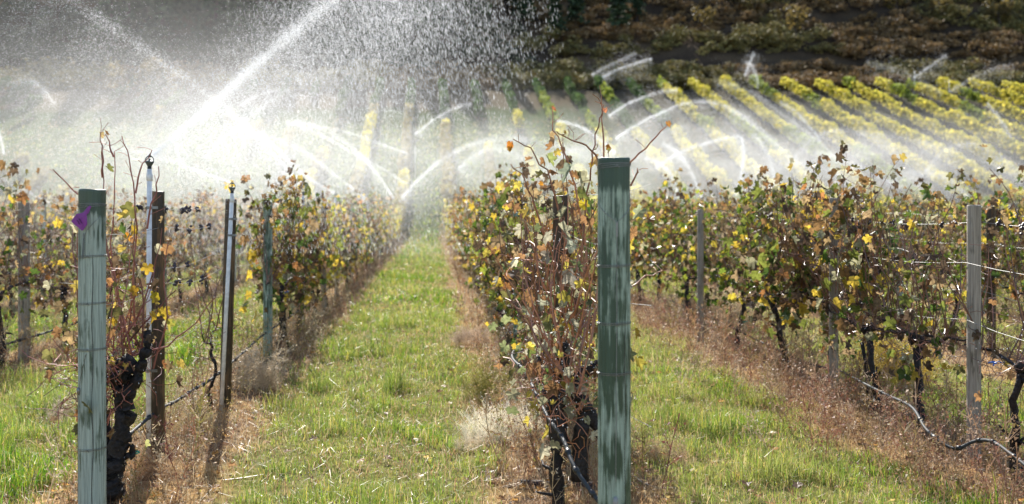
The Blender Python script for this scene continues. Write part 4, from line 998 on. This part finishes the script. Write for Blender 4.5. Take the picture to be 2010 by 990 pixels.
JG = "arcs of sprinkler water"
JN, JS, CN, CS = 1.3, .46, .44, .31      # how many droplets, how large
def jet(pts, Y0, Y1, n, w0, w1, label, drizzle=.35, drop=60, size=1.1, gam=1.6, stretch=2.2, wind=0.0, fade=0.0, core=None):
    """pts: picture course of the arc, from the nozzle outwards; widths in photo pixels at that depth"""
    n = int(n * JN); size = size * JS
    m = len(pts); P = np.array([W(a, b, Y0 + (Y1 - Y0) * k / (m - 1)) for k, (a, b) in enumerate(pts)]); C = spline(P)
    # equal arc length
    seg = np.r_[0, np.cumsum(np.linalg.norm(np.diff(C, axis=0), axis=1))]; seg /= seg[-1]
    u = rng.uniform(0, 1, n) ** gam
    u = u[rng.uniform(0, 1, n) < .35 + 1.1 * vnoise(u * 26 + n, u * 0 + n * .37, 8) * (.4 + u)]; n = len(u)
    pos = np.stack([np.interp(u, seg, C[:, a]) for a in range(3)], 1); T = np.gradient(C, axis=0); T /= np.linalg.norm(T, axis=1)[:, None]
    D = np.stack([np.interp(u, seg, T[:, a]) for a in range(3)], 1); D /= np.linalg.norm(D, axis=1)[:, None]
    k = pos[:, 1] / F
    w = (w0 + (w1 - w0) * u) * k; off = rng.normal(0, 1, (n, 3)); off -= D * (off * D).sum(1)[:, None]; w = w * np.where(rng.uniform(0, 1, n) < .36, 3.6, .62); pos = pos + off * w[:, None]
    dz = (rng.uniform(0, 1, n) < drizzle) * rng.exponential(1, n) * drop * k * (u ** .8 + .03)
    pos[:, 2] -= dz; pos[:, 0] += wind * dz; pos[:, 1] += rng.normal(0, 1, n) * dz * .3
    D2 = D - np.array([0, 0, 1]) * (np.clip(dz / (drop * k + 1e-6), 0, 1.5) * .9)[:, None]; D2 /= np.linalg.norm(D2, axis=1)[:, None]
    keep = (pos[:, 2] > ground_base(pos[:, 1]) + .05)
    mb = MB(); droplets(mb, pos[keep], D2[keep], size * k[keep], stretch)
    return tag(link("water_jet", mb.mesh("water_jet", M['water'])), label, "water jet", JG)

# the great jet of the nearest sprinkler
jet([(300, 303), (345, 268), (420, 203), (520, 112), (640, 10), (760, -88)], 6.05, 7.0, 105000, 5, 19, "broad brilliant white jet shooting up from the nearest sprinkler", .42, 150, 1.5, 1.25, 2.0, .3)
jet([(597, 370), (540, 305), (460, 225), (400, 180), (300, 108), (160, 15), (60, -40)], 12.7, 9.0, 40000, 2.5, 15, "long jet arching from the third riser up across the left mist", .78, 190, 1.5, .80, 3.2, -.8)
jet([(452, 358), (400, 340), (340, 318), (280, 300), (200, 290)], 7.6, 7.2, 9000, 1.5, 9, "short low jet blowing left from the second riser", .4, 50, 1.3, 1.4)
jet([(402, 308), (440, 270), (480, 235), (545, 190), (570, 183)], 17, 15, 9000, 1.5, 9, "faint jet rising right out of the brightest mist", .5, 60, 1.3, 1.2)
jet([(772, 388), (735, 335), (700, 298), (650, 262), (600, 245), (560, 242)], 34, 30, 16000, 2, 8, "curving jet falling left from beside the end of the sprinkler row", .5, 90, 1.2, 1.1)
jet([(788, 388), (825, 350), (870, 312), (930, 283), (1000, 272), (1090, 285), (1165, 312)], 34, 33, 26000, 2.5, 9, "wide low arc springing right over the grass lane", .5, 80, 1.2, 1.2)
jet([(720, 392), (660, 345), (600, 300), (520, 265), (440, 250)], 25, 22, 14000, 2, 8, "jet from the fifth riser running up left", .5, 70, 1.2, 1.1)
jet([(657, 380), (600, 345), (540, 290), (470, 235), (400, 205)], 17, 15, 16000, 1.8, 8, "jet from the fourth riser crossing the long arching jet", .5, 70, 1.2, 1.1)
jet([(800, 362), (740, 325), (690, 300), (640, 270), (590, 250)], 40, 38, 7000, 2, 4, "thin straight streak left of the grass lane", .4, 40, 1.1, .9)
jet([(800, 302), (740, 280), (690, 262), (620, 246), (560, 240)], 48, 46, 6000, 1.5, 5, "upper thin streak left of the grass lane", .4, 30, 1.1, 1)
jet([(815, 263), (840, 243), (870, 224), (905, 208), (925, 206)], 58, 57, 5000, 1.5, 4, "small bright jet on the far slope left of the lane", .5, 35, 1.2, 1.3)
jet([(475, 205), (495, 192), (520, 182), (550, 176), (575, 178)], 64, 63, 3000, 1.2, 5, "small faint jet high on the left of the slope", .5, 25, 1.1, 1.3)
jet([(108, 205), (90, 180), (70, 163), (50, 158), (20, 165)], 30, 28, 5000, 2, 8, "little curl of water high in the left mist", .5, 40, 1.2, 1.0)
jet([(96, 398), (60, 380), (20, 358), (-40, 335)], 16, 14, 5000, 1.5, 6, "low jet entering from the left beside the hazy pale post", .4, 30, 1.2, 1.1)
jet([(8, 302), (4, 282), (-2, 262), (-12, 240)], 22, 22, 2500, 1.5, 4, "short steep squirt at the left margin", .3, 20, 1.2, 1.1)
jet([(350, 345), (352, 320), (350, 300), (345, 280)], 13, 12, 2500, 1.5, 4, "thin upright squirt under the great jet", .3, 20, 1.3, 1)
# right-hand slope
jet([(1208, 300), (1180, 276), (1150, 255), (1120, 243), (1092, 237)], 46, 45, 8000, 3, 3, "jet running up left from behind the tall green post", .4, 50, 1.2, 1.2)
jet([(1208, 272), (1245, 248), (1290, 225), (1340, 205), (1385, 200), (1430, 212), (1480, 245), (1530, 290), (1590, 345)], 52, 50, 30000, 2, 8, "largest arc on the slope, springing right from the tall green post", .55, 90, 1.2, 1.1)
jet([(1195, 228), (1225, 208), (1260, 192), (1300, 180), (1330, 178)], 60, 59, 6000, 2, 4, "short bright jet above the largest arc", .4, 40, 1.2, 1.2)
jet([(1183, 152), (1210, 138), (1240, 127), (1280, 115)], 79, 78, 3500, 1.5, 3, "lower of two small jets at the top of the slope", .4, 35, 1.2, 1.1)
jet([(1162, 147), (1185, 134), (1215, 120), (1250, 104)], 80, 79, 2500, 1.5, 5, "upper of two small jets at the top of the slope", .5, 40, 1.1, 1.1)
jet([(1288, 328), (1330, 302), (1375, 285), (1420, 272), (1452, 268)], 47, 46, 9000, 2, 4, "jet leading into the bright plume at mid slope", .5, 70, 1.2, 1.1)
jet([(1455, 268), (1460, 300), (1455, 340), (1444, 385)], 46, 46, 6000, 4, 3, "nearly vertical fall of water in the bright plume", .2, 20, 1.2, 1)
jet([(1300, 282), (1330, 300), (1355, 335), (1378, 388)], 45, 45, 6000, 5, 2, "curved fall of water right of the tall green post", .2, 20, 1.2, 1)
jet([(1265, 310), (1295, 322), (1318, 345), (1333, 388)], 44, 44, 4500, 5, 2, "smaller curved fall just right of the tall green post", .2, 20, 1.2, 1)
jet([(1478, 262), (1500, 290), (1515, 325), (1522, 370)], 47, 47, 3500, 5, 2, "slim falling curve right of the vertical fall", .2, 20, 1.1, 1)
jet([(1462, 150), (1470, 128), (1480, 103)], 79, 79, 1500, 2.5, 3, "short upright squirt rising over the hillside track", .3, 20, 1.2, 1)
jet([(1462, 122), (1475, 128), (1484, 145), (1488, 172)], 78, 78, 1200, 2, 3, "small hooked fall beside the upright squirt", .3, 15, 1.1, 1)
jet([(1650, 318), (1600, 272), (1545, 232), (1490, 190), (1440, 168), (1405, 165)], 56, 62, 12000, 2, 7, "long falling curve over the first yellow vines", .55, 60, 1.2, 1)
jet([(1612, 278), (1590, 250), (1560, 218), (1530, 200)], 55, 57, 5000, 1.5, 4, "bright falling edge left of the yellow vines", .5, 50, 1.2, 1)
jet([(1905, 228), (1880, 208), (1850, 186), (1810, 162), (1770, 142), (1700, 122)], 72, 78, 6000, 1.5, 9, "thin descending jet crossing the top yellow rows", .5, 40, 1.1, 1)
jet([(1795, 152), (1820, 134), (1858, 108)], 79, 79, 2000, 1.5, 4, "short jet rising right above the yellow rows", .4, 25, 1.1, 1.1)
jet([(1862, 182), (1900, 158), (1950, 136), (1990, 130)], 76, 76, 2600, 1.5, 6, "shallow jet at the upper right of the vineyard", .5, 30, 1.1, 1.1)
jet([(1988, 278), (1970, 245), (1938, 202)], 62, 62, 2200, 2.5, 3, "slanting squirt at the right margin of the slope", .4, 35, 1.1, 1)
jet([(2030, 340), (1900, 310), (1780, 272), (1680, 262)], 58, 60, 7000, 2, 8, "broad faint arc over the lower yellow vines", .5, 70, 1.1, 1)
jet([(1780, 372), (1720, 345), (1670, 318), (1600, 300)], 50, 51, 5000, 2, 6, "low hazy streak at the foot of the yellow rows", .4, 40, 1.1, 1)

for pts, Y, lb in (([(1560, 305), (1610, 264), (1680, 258), (1750, 292), (1805, 360)], 54, "soft fan arching over the middle yellow rows"),
        ([(1815, 335), (1860, 292), (1920, 285), (1985, 325), (2040, 390)], 55, "soft fan near the right margin of the slope"),
        ([(1245, 318), (1300, 262), (1370, 250), (1440, 282), (1505, 355)], 48, "soft low fan under the largest arc"),
        ([(1055, 345), (1110, 300), (1170, 292), (1235, 330), (1275, 380)], 47, "soft fan passing behind the tall green post"),
        ([(1700, 395), (1650, 345), (1600, 325), (1540, 322), (1480, 350)], 46, "lowest fan at the foot of the yellow rows"),
        ([(900, 330), (940, 300), (985, 292), (1030, 315)], 46, "short faint fan over the middle vine row"),
        ([(1900, 385), (1860, 350), (1800, 340), (1740, 362)], 47, "low faint fan above the hose row's vines")):
    jet(pts, Y, Y + 1, 15000, 2.5, 12, lb, .7, 80, 1.1, 1.0)

# risers standing at the far arcs' starts
for (px, Y, lb) in ((815, 58, "lane's left side"), (1206, 52, "largest arc"), (1290, 47, "plume jet"), (1192, 60, "short bright jet"), (1863, 76, "shallow upper right jet"), (1795, 79, "short jet over yellow rows"), (475, 64, "faint left slope jet")):
    x = (px - 850) / F * Y; sprinkler(x, Y, float(ground_z(x, Y)) + 2.0, f"tiny distant sprinkler riser at the start of the {lb}", (0, 0), (), detailed=False, scale=1.5, grp="distant sprinkler risers")

# falling drops in front of the dark wood, from the great jet
n = 210000
px = rng.uniform(330, 1120, n); py = rng.uniform(-40, 500, n)
right = 1030 - .10 * np.clip(py - 60, 0, None) + 70 * vnoise(px * .01 + 5, py * .012, 15)
left = 690 - .9 * np.clip(py, 0, 320)
dens = smooth(left - 260, left + 160, px) * (1 - smooth(right - 330, right + 70, px)) ** 1.3 * (.30 + .70 * (1 - smooth(60, 330, py))) * (.35 + .9 * fbm(px * .006, py * .004, 17, 3))
k = rng.uniform(0, 1, n) < dens
Yd = rng.uniform(8.5, 17, n); px, py, Yd = px[k], py[k], Yd[k]
P = W(px, py, Yd).T if False else np.stack([(px - 850) / F * Yd, Yd, EYE - (py - 410) / F * Yd], 1)
D = np.stack([.12 + .10 * rng.normal(0, 1, len(P)) - (px - 850) * .0000, rng.normal(0, .05, len(P)), -np.ones(len(P))], 1); D /= np.linalg.norm(D, axis=1)[:, None]
kk = P[:, 2] > .1; mb = MB(); droplets(mb, P[kk], D[kk], 0.38 * Yd[kk] / F * rng.uniform(.4, 1.8, kk.sum()), 13.0, True)
tag(link("falling_drops", mb.mesh("falling_drops", M['rain'])), "curtain of falling drops right of the great jet", "falling water", kind="stuff")

def cloud(n, gens, Yr, size, label, stretch=1.8, dirx=(.6, -.5)):
    """fine mist as droplets: gens = (px, py, sx, sy, weight) gaussian puffs in depth range Yr"""
    n = int(n * CN); size = size * CS
    w = np.array([g[4] for g in gens]); c = rng.choice(len(gens), n, p=w / w.sum()); G = np.array(gens)
    px = G[c, 0] + rng.normal(0, 1, n) * G[c, 2]; py = G[c, 1] + rng.normal(0, 1, n) * G[c, 3]; Y = rng.uniform(*Yr, n)
    P = np.stack([(px - 850) / F * Y, Y, EYE - (py - 410) / F * Y], 1)
    k = (P[:, 2] > ground_base(Y) + .05) & (px > -150) & (px < 2150) & (py > -160)
    # wisps
    v = fbm(px * .012 + py * .006, py * .02, 91); k &= rng.uniform(0, 1, n) < smooth(.15, .65, v) * .8 + .3
    P = P[k]; m = len(P); D = np.stack([dirx[0] + rng.normal(0, .12, m), rng.normal(0, .2, m), dirx[1] + rng.normal(0, .12, m)], 1); D /= np.linalg.norm(D, axis=1)[:, None]
    mb = MB(); droplets(mb, P, D, size * Y[k] / F, stretch)
    return tag(link("mist", mb.mesh("mist", M['water'])), label, "mist", kind="stuff")
cloud(360000, [(345, 285, 50, 38, 1.3), (330, 280, 130, 75, 2.6), (150, 240, 170, 80, 3.2), (30, 200, 120, 80, 1.3), (430, 330, 150, 45, 2.6), (250, 330, 180, 50, 2.0), (620, 350, 110, 40, 1.5), (60, 110, 110, 70, .45), (500, 120, 90, 70, .35)], (10, 24), 1.5, "bright drifting mist around the great jet", 2.4, (.8, -.45))
cloud(120000, [(100, 430, 140, 60, 1.2), (350, 440, 120, 50, 1), (700, 330, 90, 60, 1), (840, 350, 60, 60, 1)], (11, 34), 1.3, "thin mist hanging over the left rows", 1.6)
cloud(150000, [(1450, 320, 90, 45, 2), (1300, 330, 70, 40, 1.6), (1560, 350, 90, 35, 1.4), (1900, 330, 100, 35, 1.2), (1720, 350, 110, 28, 1.0), (1250, 280, 80, 40, .5), (1000, 330, 80, 50, .4), (1440, 240, 60, 25, .3), (1540, 265, 50, 25, .3), (1180, 150, 50, 25, .25), (1470, 160, 40, 25, .2), (1620, 320, 100, 40, 1.0)], (44, 56), 1.25, "low mist drifting across the foot of the far slope", 1.5)

def fog(cx, cy, cz, rx, ry, rz_, dens, label, aniso=.55):
    """soft volume of mist: density falls off towards the edge and is broken up by noise"""
    mb = MB(); u = np.linspace(0, 2 * np.pi, 24, endpoint=False); prof = [(math.sin(a) , -math.cos(a)) for a in np.linspace(.02, math.pi - .02, 13)]
    mb.lathe((0, 0, 0), prof, 24); v = mb.v[0]
    mb.add([[0, 0, -1], [0, 0, 1]]); k = np.arange(24); k2 = (k + 1) % 24; b = len(v)
    mb.t.append(np.concatenate([np.stack([k2, k, np.full(24, b)], 1), np.stack([k + 12 * 24, k2 + 12 * 24, np.full(24, b + 1)], 1)]))
    m = bpy.data.materials.new("mist_air"); m.use_nodes = True; N = m.node_tree.nodes; L = m.node_tree.links; N.remove(N["Principled BSDF"])
    pv = N.new("ShaderNodeVolumePrincipled"); pv.inputs["Color"].default_value = (.97, .98, 1, 1); pv.inputs["Anisotropy"].default_value = aniso
    tc = N.new("ShaderNodeTexCoord"); gr = N.new("ShaderNodeTexGradient"); gr.gradient_type = 'SPHERICAL'; L.new(tc.outputs["Object"], gr.inputs[0])
    mp = N.new("ShaderNodeMapping"); mp.inputs["Scale"].default_value = (rx * .25, ry * .2, rz_ * .5); L.new(tc.outputs["Object"], mp.inputs[0])
    no = N.new("ShaderNodeTexNoise"); no.inputs["Scale"].default_value = 1.6; no.inputs["Detail"].default_value = 2; L.new(mp.outputs[0], no.inputs["Vector"])
    mr = N.new("ShaderNodeMapRange"); mr.inputs[1].default_value = .35; mr.inputs[2].default_value = .7; mr.inputs[3].default_value = .35; mr.inputs[4].default_value = 1.4; L.new(no.outputs["Fac"], mr.inputs[0])
    m1 = N.new("ShaderNodeMath"); m1.operation = 'MULTIPLY'; L.new(gr.outputs["Fac"], m1.inputs[0]); L.new(mr.outputs[0], m1.inputs[1])
    m2 = N.new("ShaderNodeMath"); m2.operation = 'MULTIPLY'; m2.inputs[1].default_value = dens; L.new(m1.outputs[0], m2.inputs[0])
    L.new(m2.outputs[0], pv.inputs["Density"]); L.new(pv.outputs[0], N["Material Output"].inputs["Volume"])
    o = link("mist", mb.mesh("mist_volume", m, True)); o.location = (cx, cy, cz); o.scale = (rx, ry, rz_)
    return tag(o, label, "mist", kind="stuff")
if USE_FOG:
    fog(-4.4, 17, 2.6, 5.0, 7.5, 2.6, .029, "soft white body of mist behind the tagged post")
    fog(-5.2, 19, 3.6, 8, 8, 4.6, .006, "faint wide veil of mist high over the left rows")
    fog(-6, 31, 2.6, 14, 10, 4.2, .02, "wide thin mist over the left of the vineyard")
    fog(17, 50, 3.8, 25, 5.5, 3.6, .08, "soft white mist at the foot of the right-hand slope")

# glints of water caught on grass and weeds
n = 5200; y = 5.1 + 13 * rng.uniform(0, 1, n) ** 1.3; x = rng.uniform(-.45, .61, n) * y
P = np.stack([x, y, ground_z(x, y) + .02 + np.abs(rng.normal(0, .09, n)) * (1 + (row_dist(x) < .4))], 1)
tag(link("dew_drops", drops_mesh(P, .0016).mesh("dew_drops", M['water'])), "sparkling water drops on the grass and weeds", "water drops", kind="stuff")
n = 2600; y = 5.1 + 12 * rng.uniform(0, 1, n) ** 1.2; x = rng.uniform(-.45, .61, n) * y; k = rng.uniform(0, 1, n) < np.where(row_dist(x) < .5, 1, .22); x, y = x[k], y[k]; n = len(x)
mb = MB(); which = rng.integers(0, 8, n); col = pick(n, [(.42, .24, .08), (.30, .17, .08), (.50, .38, .14), (.18, .11, .07)], (2, 3, 2, 2)); P = np.stack([x, y, ground_z(x, y) + .02 + .03 * rng.uniform(0, 1, n)], 1)
for j in range(8):
    k = which == j; mb.inst(*LEAF_H[j], yaw_mats(k.sum(), rng.uniform(.025, .05, k.sum()), .3), P[k], col[k])
tag(link("fallen_leaves", mb.mesh("fallen_leaves", M['leaf'])), "brown fallen vine leaves strewn under the rows", "leaves", kind="stuff")
# the tall green post's own drying checks
for nm, a0, z0, z1, w_ in (("drying_crack", .55, .35, 1.15, .0015), ("drying_crack", -.75, .9, 1.62, .0012), ("drying_crack", .95, 1.2, 1.75, .0011)):
    mb = MB(); Q = [(math.sin(a0 + .03 * math.sin(q)) * .0622, -math.cos(a0 + .03 * math.sin(q)) * .0622, z0 + (z1 - z0) * q / 14) for q in range(15)]
    mb.tube(Q, np.array([.0003] + [w_] * 13 + [.0003]), 5); link(nm, mb.mesh(nm, M['black']), t_green)
